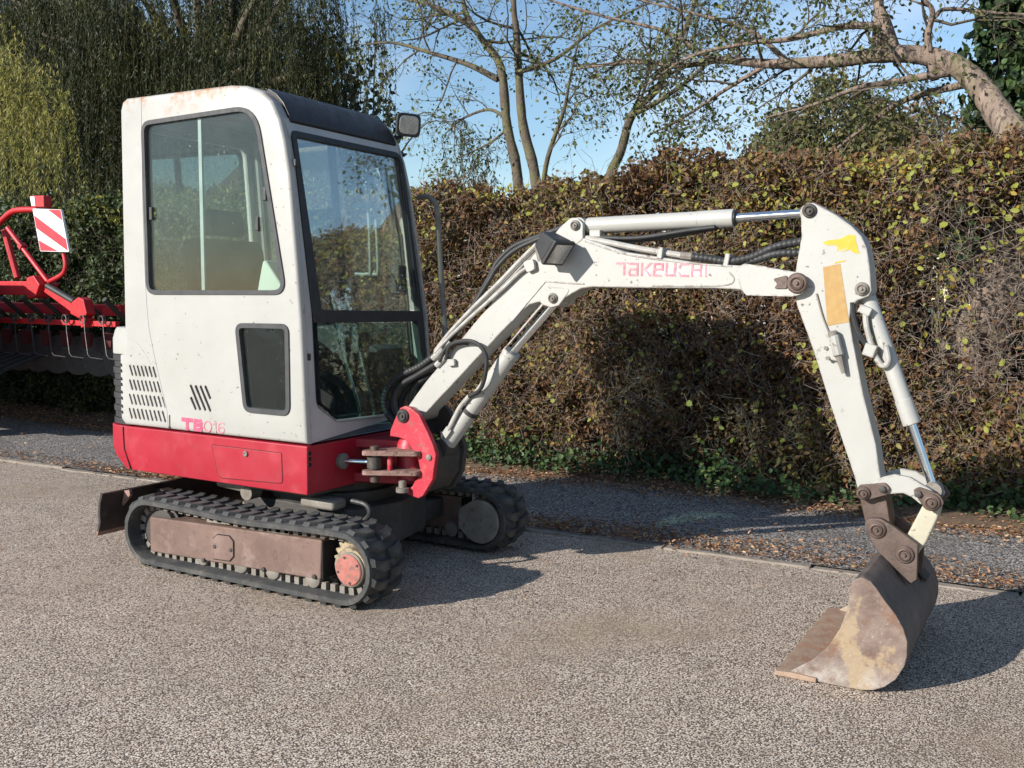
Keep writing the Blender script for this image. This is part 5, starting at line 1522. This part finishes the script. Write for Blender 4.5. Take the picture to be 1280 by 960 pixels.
# fallen leaves: thick at the hedge foot and in a band along the edging stones
def litter():
    xs, ys = [], []
    n1 = 17000
    x = rng.uniform(-9, 6, n1); y = 2.40 + rng.normal(0, 0.13, n1) + 0.06 * np.sin(x * 1.7)
    xs.append(x); ys.append(y)
    n2 = 19000
    x = rng.uniform(-9, 6, n2)
    w = 0.06 + 0.10 * (0.5 + 0.5 * np.sin(x * 1.3 + 0.4)) + 0.12 * np.clip((x - 0.5) / 1.5, 0, 1)
    y = kerb_y(x) + 0.005 + np.abs(rng.normal(0, 1, n2)) * w
    k = rng.random(n2) < np.clip(0.45 + 0.3 * np.sin(x * 2.1) + 0.35 * np.clip(x, 0, 1), 0.15, 1)
    xs.append(x[k]); ys.append(y[k])
    n3 = 900
    x = rng.uniform(-7, 5, n3); xs.append(x); ys.append(kerb_y(x) + rng.uniform(0.0, 1.45, n3))
    n4 = 260
    x = rng.uniform(-5, 5, n4); xs.append(x); ys.append(kerb_y(x) - np.abs(rng.exponential(0.22, n4)))
    x = rng.uniform(-5, 5, 110); xs.append(x); ys.append(rng.uniform(-3.6, 0.9, 110))
    x = np.concatenate(xs); y = np.concatenate(ys); n = len(x)
    base = np.where(y > 2.42, 0.012 + 0.35 * np.clip(y - 2.42, 0, 0.2), np.where(y > kerb_y(x), 0.011, 0.001))
    P = np.stack([x, y, base + rng.uniform(0.002, 0.022, n)], 1)
    Nn = rng.normal(size=(n, 3)) * 0.42 + np.array((0, 0, 1))
    T = rng.normal(size=(n, 3)) * np.array((1, 1, 0.15))
    V, F = leaf_cloud(P, T, Nn, rng.uniform(0.011, 0.034, n), 'curl')
    o = link('fallen_leaves', np_mesh('fallen_leaves', V, F, 'litter'))
    tag(o, 'brown fallen leaves lying along the path edges', 'leaves', None, 'stuff')
litter()

# ------------------------------------------------------------------ trees
class Tree:
    def __init__(self, name, base, label, bark='bark', twig='twig_dark'):
        self.root = empty(name, base); tag(self.root, label, 'tree')
        self.base = np.array(base, float)
        self.g = G(); self.A, self.B, self.ra, self.rb = [], [], [], []
        self.tips = []; self.bark, self.twig = bark, twig
    def limb(self, pts, r0, r1, seg=10, wob=0.0, n=6):
        P = [np.array(p, float) for p in spline(pts, n)]
        m = len(P)
        R = [r0 + (r1 - r0) * i / (m - 1) for i in range(m)]
        if wob:
            R = [r * (1 + wob * math.sin(i * 1.9) * 0.5 + random.uniform(-wob, wob)) for i, r in enumerate(R)]
        self.g.tube([p - self.base for p in P], R, seg)
        return P, R
    def grow(self, P, R, n, length, spread, gravity, levels, start=0.2, leaf_at=0):
        """Side shoots along a limb, recursively."""
        for k in range(n):
            t = start + (1 - start) * (k + random.random()) / n
            i = min(int(t * (len(P) - 1)), len(P) - 2)
            p = P[i] + (P[i + 1] - P[i]) * random.random()
            ax = P[i + 1] - P[i]; ax = ax / (np.linalg.norm(ax) + 1e-9)
            d = ax * (1 - spread) + rng.normal(size=3) * spread
            d /= np.linalg.norm(d)
            self.shoot(p, d, length * random.uniform(0.55, 1.2) * (1.15 - 0.5 * t), min(R[i] * 0.55, length * 0.016), gravity, levels)
    def shoot(self, p, d, L, r, gravity, levels):
        ns = 5
        seg = L / ns
        pts = [p]
        for s in range(ns):
            d = d + rng.normal(size=3) * 0.20 + np.array((0, 0, gravity))
            d /= np.linalg.norm(d)
            q = pts[-1] + d * seg
            r1 = r * (1 - 0.72 * (s + 1) / ns); r0 = r * (1 - 0.72 * s / ns)
            self.A.append(pts[-1]); self.B.append(q + d * seg * 0.04); self.ra.append(max(r0, .0016)); self.rb.append(max(r1, .0013))
            pts.append(q)
            if levels > 0 and s >= 1:
                for _ in range(random.choice((1, 1, 2))):
                    dd = d * 0.55 + rng.normal(size=3) * 0.6
                    self.shoot(q, dd / np.linalg.norm(dd), L * random.uniform(0.35, 0.62), r1 * 0.7, gravity, levels - 1)
            if levels <= 0:
                self.tips.append((q, d))
    def finish(self, leafmat, per, size, shape='broad', droop=-0.4, scatter=0.06, drop=0.0):
        o = self.g.build('trunk', self.bark, self.root, angle=60)
        if self.A:
            V, F = sticks(np.array(self.A) - self.base, np.array(self.B) - self.base, np.array(self.ra), np.array(self.rb), 4)
            o = link('branches', np_mesh('branches', V, F, self.twig, True), self.root); o['kind'] = 'stuff'
        if per and self.tips:
            tp = [t for t in self.tips if random.random() > drop]
            P = np.repeat(np.array([t[0] for t in tp]), per, 0); D = np.repeat(np.array([t[1] for t in tp]), per, 0)
            n = len(P)
            P = P + rng.normal(size=(n, 3)) * scatter
            V, F = leaf_cloud(P - self.base, D + rng.normal(size=(n, 3)) * 0.7 + np.array((0, 0, droop)), rng.normal(size=(n, 3)) + np.array((0, -.4, .5)), size * rng.uniform(0.6, 1.25, n), shape)
            o = link('crown', np_mesh('crown', V, F, leafmat), self.root); o['kind'] = 'stuff'
        return self.root

def px(pts, y):
    """(x,z) polyline at a depth y (one value or a start/end pair)."""
    n = len(pts)
    if isinstance(y, tuple):
        return [(p[0], y[0] + (y[1] - y[0]) * i / (n - 1), p[1]) for i, p in enumerate(pts)]
    return [(p[0], y, p[1]) for p in pts]

# twin-stemmed tree behind the hedge
t = Tree('twin_stemmed_tree', (-1.75, 5.0, 0), 'slim twin-stemmed tree rising behind the hedge beside the cab lamp')
P, R = t.limb(px([(-1.72, 0), (-1.78, 1.5), (-1.84, 2.47), (-1.97, 3.0), (-2.05, 3.57), (-2.25, 3.84), (-2.42, 4.07), (-2.51, 4.29), (-2.75, 5.2), (-2.9, 6.2)], 5.0), 0.066, 0.012, wob=0.05)
t.grow(P[18:], R[18:], 9, 1.05, 0.62, 0.03, 2)
P, R = t.limb(px([(-1.62, 0), (-1.6, 1.5), (-1.66, 2.43), (-1.81, 2.98), (-1.87, 3.49), (-1.91, 3.96), (-1.94, 4.21), (-1.98, 5.3), (-1.9, 6.5)], 5.05), 0.068, 0.012, wob=0.05)
t.grow(P[16:], R[16:], 9, 1.05, 0.62, 0.03, 2)
for ln, r in (([(-2.08, 3.46), (-2.41, 3.63), (-2.83, 3.78), (-3.3, 3.93), (-3.7, 3.95)], 0.035), ([(-2.41, 4.02), (-2.74, 4.22), (-3.1, 4.37), (-3.6, 4.5)], 0.03), ([(-1.99, 3.08), (-2.28, 3.2), (-2.69, 3.16), (-3.0, 3.05)], 0.02), ([(-1.94, 2.98), (-2.29, 2.87), (-2.83, 2.76)], 0.016), ([(-1.57, 1.9), (-1.5, 2.56), (-1.29, 3.07), (-1.21, 3.33), (-1.05, 3.9)], 0.032), ([(-1.88, 3.5), (-1.5, 3.62), (-1.1, 3.9), (-0.6, 4.1)], 0.025)):
    P, R = t.limb(px(ln, (5.0, 5.0 + random.uniform(-.5, .5))), r, 0.007, 7)
    t.grow(P, R, 5, 0.75, 0.6, 0.02, 2)
t.finish('tree_leaf', 2, 0.040, droop=-0.5, drop=0.74)

# leaning stem further right
t = Tree('leaning_tree', (-1.05, 5.2, 0), 'thin leaning tree with mossy stem at the middle of the hedge')
P, R = t.limb(px([(-1.25, 0), (-1.05, 1.6), (-0.92, 2.38), (-0.78, 2.69), (-0.66, 3.02), (-0.4, 3.24), (-0.26, 3.53), (-0.11, 3.79), (0.1, 4.4), (0.2, 5.4)], (5.2, 5.0)), 0.06, 0.012, wob=0.05)
t.grow(P[14:], R[14:], 10, 1.0, 0.62, 0.02, 2)
P, R = t.limb(px([(-0.66, 3.0), (-0.3, 3.1), (0.15, 3.35), (0.6, 3.9)], (5.05, 4.7)), 0.03, 0.008, 7)
t.grow(P, R, 5, 0.8, 0.6, 0.0, 2)
t.finish('tree_leaf', 2, 0.040, droop=-0.5, drop=0.68)

# big leaning tree with the long bough over the hedge
t = Tree('bowed_tree', (2.35, 3.3, 0), 'old bowed tree whose long bough reaches left over the hedge', bark='bark_ridged')
main = [(2.33, 3.25, 0.0), (2.45, 3.28, 0.80), (2.59, 3.32, 1.28), (2.77, 3.40, 1.74), (2.83, 3.55, 2.07), (2.72, 3.75, 2.35), (2.58, 3.88, 2.56), (2.44, 3.97, 2.78), (2.27, 4.0, 2.95), (2.03, 4.0, 3.05), (1.76, 4.0, 3.08), (1.42, 4.0, 3.07), (0.94, 4.0, 3.10), (0.55, 4.0, 3.17), (0.25, 4.0, 3.16), (-0.2, 4.0, 3.23), (-0.71, 4.0, 3.23)]
rad = [0.25, 0.24, 0.22, 0.18, 0.135, 0.108, 0.092, 0.082, 0.075, 0.066, 0.058, 0.045, 0.036, 0.030, 0.024, 0.018, 0.010]
P = [np.array(p) for p in spline(main, 8)]
R = [float(np.interp(i / 8, np.arange(len(rad)), rad)) * (1 + random.uniform(-.05, .05)) for i in range(len(P))]
t.g.tube([p - t.base for p in P], R, 16)
t.grow(P[80:], R[80:], 14, 0.85, 0.66, -0.02, 2, start=0.0)
for ln, r, gr in (([(2.25, 2.91), (2.09, 2.88), (1.82, 2.84), (1.66, 2.81), (1.37, 2.70), (1.05, 2.62)], 0.034, -0.03), ([(2.36, 2.82), (1.94, 2.77), (1.64, 2.62), (1.38, 2.46), (1.2, 2.36)], 0.028, -0.04),
                  ([(1.84, 3.10), (1.78, 3.30), (1.72, 3.47), (1.6, 3.9), (1.5, 4.6)], 0.06, 0.03), ([(1.76, 3.28), (1.51, 3.30), (1.12, 3.24), (0.86, 3.23), (0.40, 3.17), (0.0, 2.95)], 0.03, -0.02),
                  ([(1.74, 3.07), (1.715, 3.3), (1.70, 3.6), (1.66, 4.3), (1.6, 5.0)], 0.048, 0.03), ([(2.14, 2.86), (2.09, 3.14), (2.12, 3.31), (2.04, 3.43), (1.95, 3.8)], 0.03, 0.03), ([(2.12, 3.31), (2.20, 3.39), (2.68, 3.33), (3.1, 3.4)], 0.018, 0.0),
                  ([(0.94, 3.10), (0.6, 2.95), (0.2, 2.75), (-0.1, 2.65)], 0.020, -0.03), ([(1.1, 3.09), (0.8, 3.35), (0.4, 3.5), (-0.2, 3.7)], 0.022, 0.0), ([(0.5, 3.17), (0.15, 3.4), (-0.35, 3.55), (-0.9, 3.75)], 0.018, 0.0)):
    P, R = t.limb(px(ln, (4.0, 4.0 + random.uniform(-.5, .5))), r, 0.007, 8)
    t.grow(P, R, 5, 0.75, 0.62, gr, 2)
t.finish('tree_leaf', 2, 0.040, droop=-0.5, drop=0.68)

def leafy_mass(name, label, base, blobs, mat, n, size, shape, trunk_r=0.15, twig=0, cat='tree', out=0.0, bark='bark'):
    """Dense crown: leaves through lumpy ellipsoids (centre, radii), thicker to the outside, gaps between lumps."""
    root = empty(name, base); tag(root, label, cat)
    b = np.array(base, float)
    g = G()
    tops = [np.array(c) for c, r in blobs]
    for c in tops:
        pts = spline([b, b * 0.4 + np.array((c[0], c[1], c[2])) * 0.6 - np.array((0, 0, 0.2)), c], 4)
        g.tube([np.array(p) - b for p in pts], [trunk_r * (1 - 0.8 * i / (len(pts) - 1)) for i in range(len(pts))], 7)
    g.build('trunk', bark, root, angle=60)
    vol = np.array([r[0] * r[1] + r[0] * r[2] for c, r in blobs]); vol = vol / vol.sum()
    Ps, Ns = [], []
    for (c, r), v in zip(blobs, vol):
        m = int(n * v)
        u = unit(rng.normal(size=(m, 3)))
        lump = 1 + 0.18 * np.sin(u[:, 0] * 6 + c[0]) * np.cos(u[:, 2] * 7 + c[2]) + 0.12 * np.sin(u[:, 1] * 9 + u[:, 2] * 5)
        rad_ = (1 - np.abs(rng.exponential(0.16, m))).clip(0.1, 1.1) * lump + out * rng.random(m)
        Ps.append(np.array(c) + u * rad_[:, None] * np.array(r)); Ns.append(u)
    P = np.concatenate(Ps); U = np.concatenate(Ns); k = len(P)
    P[:, 2] = np.maximum(P[:, 2], 0.1)
    V, F = leaf_cloud(P - b, rng.normal(size=(k, 3)) + np.array((0, 0, -.5)), U + rng.normal(size=(k, 3)) * 0.7, size * rng.uniform(0.6, 1.3, k), shape)
    o = link('crown', np_mesh('crown', V, F, mat), root); o['kind'] = 'stuff'
    if twig:
        u = unit(rng.normal(size=(twig, 3)) + np.array((0, 0, 0.5)))
        idx = rng.integers(0, len(blobs), twig)
        cc = np.array([blobs[i][0] for i in idx]); rr = np.array([blobs[i][1] for i in idx])
        A = cc + u * rr * 0.55; B = cc + u * rr * rng.uniform(0.95, 1.25, (twig, 1))
        V, F = sticks(A - b, B - b, np.full(twig, 0.012), np.full(twig, 0.004))
        o = link('branches', np_mesh('branches', V, F, 'twig_dark'), root); o['kind'] = 'stuff'
    return root

leafy_mass('ivy_clad_tree', 'tall trunk smothered in glossy dark green ivy at the right edge', (2.85, 5.6, 0),
           [((2.70, 5.6, 1.6), (0.55, 0.5, 1.3)), ((2.85, 5.6, 2.6), (0.6, 0.5, 0.9)), ((2.66, 5.6, 3.2), (0.50, 0.5, 1.0)), ((2.76, 5.6, 4.3), (0.60, 0.55, 1.0)), ((3.3, 5.8, 3.8), (0.6, 0.5, 1.2)), ((2.9, 5.6, 5.4), (0.6, 0.6, 1.0))],
           'ivy', 19000, 0.085, 'round', 0.18)
leafy_mass('round_olive_tree', 'rounded olive brown tree in the distance beyond the hedge', (-1.0, 16, 0),
           [((-1.1, 16, 3.6), (1.5, 1.3, 1.75)), ((-2.0, 15.8, 3.2), (0.9, 0.9, 1.5)), ((-0.3, 16.2, 3.4), (1.0, 0.9, 1.5)), ((-1.0, 15.6, 2.0), (1.6, 1.0, 1.6))],
           'far_leaf', 42000, 0.095, 'broad', 0.2, twig=700, out=0.12)
for k, (xx, zz) in enumerate(((-0.2, 5.2), (0.9, 5.0), (1.9, 4.6))):
    leafy_mass('russet_tree', ('russet far tree just right of the olive crown', 'russet far tree behind the bend of the bough', 'low russet far tree near the ivy trunk')[k], (xx, 21 + k, 0),
               [((xx, 21 + k, zz - 1.0), (0.8, 0.7, 1.5)), ((xx + 0.3, 21 + k, zz - 2.2), (1.0, 0.8, 1.4))], 'far_red', 5000, 0.13, 'broad', 0.14, twig=500, out=0.25)['group'] = 'far russet trees'

# ------------------------------------------------------------------ weeping willow
def willow(name, label, base, clumps, mat, leaf, wid, trunk=True):
    """clumps: (x, y, z_top, spread, drop, strands)."""
    root = empty(name, base); tag(root, label, 'tree')
    b = np.array(base, float)
    LV, SV = [], []
    for (cx, cy, cz, sp, drop, ns) in clumps:
        for k in range(ns):
            x = cx + rng.normal() * sp; y = cy + rng.normal() * sp * 0.8; z = cz + rng.normal() * 0.25 - 0.25 * ((x - cx) / sp) ** 2 * sp * 0.5
            L = drop * rng.uniform(0.55, 1.15)
            m = max(5, int(L / 0.16))
            tt = np.linspace(0, 1, m)
            sx, sy = rng.normal(0, 0.16, 2)
            cur = np.stack([x + sx * np.sqrt(tt) * 1.3 + 0.03 * np.sin(tt * 7 + k), y + sy * np.sqrt(tt) * 1.3, z + 0.12 * np.sin(tt * 3.0) * (1 - tt) - L * tt ** 1.08], 1)
            SV.append((cur[:-1], cur[1:]))
            nl = int(L / 0.026)
            ti = rng.random(nl) * (m - 1.001); i = ti.astype(int); f = (ti - i)[:, None]
            LV.append(cur[i] * (1 - f) + cur[i + 1] * f)
    A = np.concatenate([a for a, c in SV]); B = np.concatenate([c for a, c in SV])
    V, F = sticks(A - b, B - b, np.full(len(A), 0.0028), np.full(len(A), 0.0022))
    o = link('hanging_twigs', np_mesh('hanging_twigs', V, F, 'willow_twig'), root); o['kind'] = 'stuff'
    P = np.concatenate(LV); n = len(P)
    T = rng.normal(size=(n, 3)) * np.array((0.42, 0.42, 0.3)) + np.array((0, 0, -0.8))
    V, F = sliver_cloud(P - b, T, leaf * rng.uniform(0.7, 1.3, n), wid * rng.uniform(0.7, 1.3, n))
    o = link('fronds', np_mesh('fronds', V, F, mat), root); o['kind'] = 'stuff'
    if trunk:
        g = G()
        top = b + np.array((0.1, 0, 3.2))
        tk = 0.16 if trunk == 'slim' else 1.0
        g.tube([np.array(p) - b for p in spline([b, b + np.array((0.05, 0, 1.6)), top], 5)], [tk * q for q in (0.42, 0.40, 0.38, 0.36, 0.35, 0.34, 0.33, 0.32, 0.31, 0.30, 0.28)], 12)
        for (cx, cy, cz, sp, drop, ns) in (clumps if tk < 1 else clumps[::2]):
            e = np.array((cx, cy, cz))
            mid = top * 0.5 + e * 0.5 + np.array((0, 0, 0.6))
            pts = spline([top - np.array((0, 0, .4)), mid, e], 6)
            g.tube([np.array(p) - b for p in pts], [(0.16 - 0.13 * i / (len(pts) - 1)) * (tk if tk == 1 else 0.12) for i in range(len(pts))], 7)
        g.build('trunk', 'bark', root, angle=60)
    return root
cl = []
for k in range(92):
    f = (k * 0.618) % 1.0
    lit = (k * 0.377) % 1.0
    cl.append((-18.2 + 11.3 * f + random.uniform(-.2, .2), 7.4 + 3.2 * lit * (0.4 + 0.6 * (1 - f)), 7.0 - 1.6 * f + random.uniform(-1.3, 0.9) + 0.5 * lit, 0.22, 3.0 + random.uniform(-1.2, 0.9) - 1.0 * max(0, f - 0.85) * 5, 34))
leafy_mass('willow_backdrop', 'dense dark foliage added behind the weeping willow to close its sky gaps', (-15.0, 13.0, 0),
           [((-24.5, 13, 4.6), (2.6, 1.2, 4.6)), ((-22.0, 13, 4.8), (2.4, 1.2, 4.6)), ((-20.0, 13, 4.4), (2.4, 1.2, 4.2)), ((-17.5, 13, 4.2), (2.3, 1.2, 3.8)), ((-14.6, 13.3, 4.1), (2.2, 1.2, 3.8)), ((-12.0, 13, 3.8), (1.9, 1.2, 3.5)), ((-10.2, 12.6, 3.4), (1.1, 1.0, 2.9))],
           'dark_leaf', 36000, 0.17, 'broad', 0.3, twig=300)  # added backdrop that blocks the sky between the willow fronds
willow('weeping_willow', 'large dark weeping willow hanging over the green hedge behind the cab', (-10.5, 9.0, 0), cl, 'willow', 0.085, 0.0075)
willow('sunlit_willow', 'near weeping willow fronds at the left edge with sunlight put into their yellow', (-11.9, 5.8, 0),
       [(-10.25, 5.2, 4.45, 0.22, 1.6, 50), (-9.75, 5.3, 4.20, 0.16, 1.4, 36), (-9.40, 5.3, 3.80, 0.10, 1.1, 20), (-11.0, 5.3, 4.8, 0.3, 2.0, 46)], 'willow_lit', 0.085, 0.0085, trunk='slim')
willow('thin_willow', 'thin trailing willow sprays hanging beside the cab roof lamp', (-7.2, 9.4, 0),
       [(-5.05, 9.0, 3.75, 0.14, 1.1, 18), (-4.65, 9.0, 3.5, 0.12, 0.9, 16), (-6.2, 8.4, 5.6, 0.10, 2.2, 14)], 'willow', 0.085, 0.008, trunk='slim')

# ------------------------------------------------------------------ house far beyond the hedge
hs = empty('far_house', (-6.2, 30, 0)); tag(hs, 'low grey roofed house far beyond the hedge', 'house')
G().box((0, 2, 2.7), (5.2, 4, 5.4)).build('wall', 'render', hs)
G().prism([(-0.3, 5.4), (4.3, 5.4), (3.2, 6.15), (0.8, 6.15)], -2.75, 2.75, axis='x').build('roof', 'slate', hs)
for xx in (-1.6, 0.2, 1.7):
    wd = G().box((xx, -0.02, 4.2), (0.9, 0.08, 1.1)).build('window', 'boardwhite', hs)
    G().box((xx, -0.07, 4.2), (0.76, 0.03, 0.96)).build('pane', 'glass_dark', wd)

# ------------------------------------------------------------------ red seed drill on the path at the left
SD = empty('seed_drill', (-5.0, 1.9, 0)); tag(SD, 'red farm implement with striped warning board and spring tines on the path', 'farm implement')
def sd(g, name, mat, parent=SD, bevel=0.0):
    g.v = [(p[0] + 5.0, p[1] - 1.9, p[2]) if parent is SD else p for p in g.v]
    return g.build(name, mat, parent, bevel=bevel)
yD = 1.7
sd(G().prism([(-7.6, 1.23), (-4.78, 1.25), (-4.78, 1.37), (-7.6, 1.36)], yD - 0.06, yD + 0.10), 'main_beam', 'drillred', bevel=0.008)
sd(G().prism([(-4.80, 1.22), (-4.68, 1.24), (-4.62, 1.34), (-4.70, 1.42), (-4.80, 1.40)], yD - 0.075, yD + 0.115), 'beam_end', 'drillred', bevel=0.008)
sd(G().tube(xyz(spline([(-5.9, 1.50), (-5.55, 1.72), (-5.26, 1.89), (-5.10, 1.97), (-4.97, 1.99), (-4.71, 1.985)], 5), yD), 0.026, 12), 'guard_rail', 'drillred')
sd(G().tube(xyz([(-5.15, 1.84), (-4.61, 1.37)], yD), 0.022, 12), 'brace', 'drillred')
sd(G().tube(xyz([(-5.35, 1.83), (-5.18, 1.40)], yD + 0.1), 0.03, 10), 'brace', 'drillred')
sd(G().tube(xyz(spline([(-4.39, 1.62), (-4.365, 1.52), (-4.39, 1.45), (-4.46, 1.41), (-4.60, 1.365)], 5), yD), 0.020, 12), 'board_bracket', 'drillred')
sd(G().box((-4.95, yD, 1.675), (0.05, 0.06, 0.05), (0, 0.7, 0)), 'brace_clamp', 'drillred', bevel=0.004)
# warning board
brd = [(-4.72, 1.990), (-4.34, 1.970), (-4.25, 1.615), (-4.63, 1.625)]
wb = sd(G().prism(rounded(brd, 0.012, 3), yD - 0.05, yD - 0.03), 'warning_board', 'boardwhite')
def bmix(u, v):
    a, b_, c, d = [np.array(p) for p in brd]
    top = a + (b_ - a) * u; bot = d + (c - d) * u
    return tuple(top + (bot - top) * v)
for poly in ([(0.02, 0.16), (0.02, 0.46), (0.97, 0.97), (0.98, 0.70)], [(0.55, 0.01), (0.98, 0.26), (0.98, 0.01)], [(0.02, 0.74), (0.02, 0.985), (0.62, 0.985)]):
    g = G().prism([bmix(*p) for p in poly], yD - 0.0525, yD - 0.049)
    g.v = [(p[0] + 5.0, p[1] - 1.9, p[2]) for p in g.v]
    g.build('red_stripe', 'boardred', wb)
sd(G().prism([(-4.74, 2.10), (-4.55, 2.095), (-4.55, 1.995), (-4.72, 2.0)], yD - 0.06, yD + 0.02), 'marker_lamp', 'drillred', bevel=0.008)
sd(G().prism([(-4.73, 2.09), (-4.67, 2.09), (-4.66, 2.01), (-4.71, 2.01)], yD - 0.064, yD - 0.058), 'lamp_lens', 'boardwhite')
# swing arm, spring, tine bar
sd(G().prism([(-4.74, 1.33), (-4.66, 1.36), (-4.10, 1.12), (-4.14, 1.05)], yD - 0.03, yD + 0.03), 'swing_arm', 'drillred', bevel=0.006)
sd(G().tube(xyz([(-4.60, 1.33), (-4.25, 1.20)], yD - 0.01), 0.028, 12), 'damper', 'rubber')
sd(G().prism(rounded([(-4.27, 1.10), (-4.24, 1.20), (-4.16, 1.24), (-4.09, 1.22), (-4.05, 1.10), (-4.12, 1.05)], 0.02), yD - 0.045, yD + 0.045), 'arm_knuckle', 'drillred', bevel=0.008)
sd(G().prism(rounded([(-4.14, 1.05), (-4.06, 1.07), (-4.07, 1.0), (-4.12, 0.98)], 0.01), yD - 0.05, yD + 0.05), 'bar_clamp', 'drillred', bevel=0.005)
sd(G().box((-5.5, yD + 0.02, 1.02), (3.5, 0.045, 0.045)), 'tine_bar', 'drillred', bevel=0.004)
for k in range(13):
    x = -3.86 - 0.235 * k
    g = G()
    c = []
    for j in range(26):
        a = j / 25 * 2 * math.pi * 2.2
        c.append((x + 0.034 * math.sin(a), yD - 0.03 - 0.0012 * j, 1.055 + 0.034 * math.cos(a)))
    c += [(x + 0.05, yD - 0.07, 0.95), (x + 0.12, yD - 0.10, 0.77), (x + 0.16, yD - 0.11, 0.745), (x + 0.36, yD - 0.14, 0.74)]
    g.tube(c, 0.0048, 6)
    sd(g, 'spring_tine', 'tine')
for k in range(11):
    x = -4.25 - 0.29 * k
    sd(G().lathe((x, yD + 0.45, 0.70), (0.35, -1, 0.1), [(-0.006, 0.02), (-0.004, 0.18), (0.004, 0.18), (0.012, 0.05), (0.02, 0.045)], 26), 'coulter_disc', 'darksteel')
    sd(G().prism(rounded([(x - 0.07, 0.93), (x + 0.07, 0.92), (x + 0.05, 0.80), (x - 0.03, 0.78)], 0.015, 2), yD + 0.30, yD + 0.34), 'disc_bracket', 'darkred', bevel=0.004)  # shade of the lower implement is put into this darker red
    sd(G().tube([(x, yD + 0.46, 0.72), (x - 0.04, yD + 0.60, 0.98), (x - 0.02, yD + 0.3, 1.22)], 0.024, 8), 'coulter_arm', 'darksteel')
sd(G().box((-5.85, yD + 0.55, 1.12), (3.1, 0.12, 0.10)), 'rear_beam', 'drillred', bevel=0.006)
def yzprism(poly, x0, x1):
    return G().prism(poly, x0, x1, axis='x')
sd(yzprism([(0.58, 1.42), (0.50, 0.98), (0.86, 0.52), (1.10, 0.52), (1.46, 0.98), (1.40, 1.42)], -8.6, -4.99), 'shade_hopper', 'drillred', bevel=0.02)  # unseen hopper body, shaped and placed out of view to cast shade
sd(yzprism([(0.54, 1.425), (0.98, 1.53), (1.44, 1.425)], -8.65, -4.96), 'hopper_lid', 'darksteel', bevel=0.008)
for x in (-5.4, -6.4, -7.4, -8.4):
    sd(yzprism([(0.485, 1.00), (0.84, 0.50), (0.88, 0.53), (0.515, 1.00)], x, x + 0.05), 'hopper_rib', 'drillred')
sd(G().box((-6.8, 0.98, 0.47), (3.4, 0.12, 0.09)), 'chassis_beam', 'drillred', bevel=0.006)
for x in (-5.6, -8.0):
    sd(G().lathe((x, 0.98, 0.33), (1, 0, 0), [(-0.11, 0.20), (-0.10, 0.29), (-0.06, 0.328), (0.06, 0.328), (0.10, 0.29), (0.11, 0.20)], 28), 'wheel', 'rubber')
    sd(G().lathe((x, 0.98, 0.33), (1, 0, 0), [(-0.112, 0.05), (-0.09, 0.19), (0.09, 0.19), (0.112, 0.05)], 20), 'wheel_rim', 'boardwhite')
for k in range(26):
    x = -5.15 - 0.13 * k
    sd(G().tube(spline([(x, 1.0, 0.54), (x, 1.25, 0.42), (x - 0.02, 1.7, 0.60), (x - 0.03, 2.05, 0.70)], 4), 0.018, 6), 'seed_hose', 'rubber')
sd(G().box((-6.6, 1.52, 1.28), (0.14, 0.26, 0.12)), 'drawbar', 'drillred')
for x in (-6.4, -7.6):
    sd(G().tube([(x, yD + 0.60, 1.10), (x, yD + 0.60, 0.04)], 0.035, 10), 'parking_stand', 'darksteel')
    sd(G().box((x, yD + 0.60, 0.02), (0.16, 0.16, 0.024)), 'stand_foot', 'darksteel')
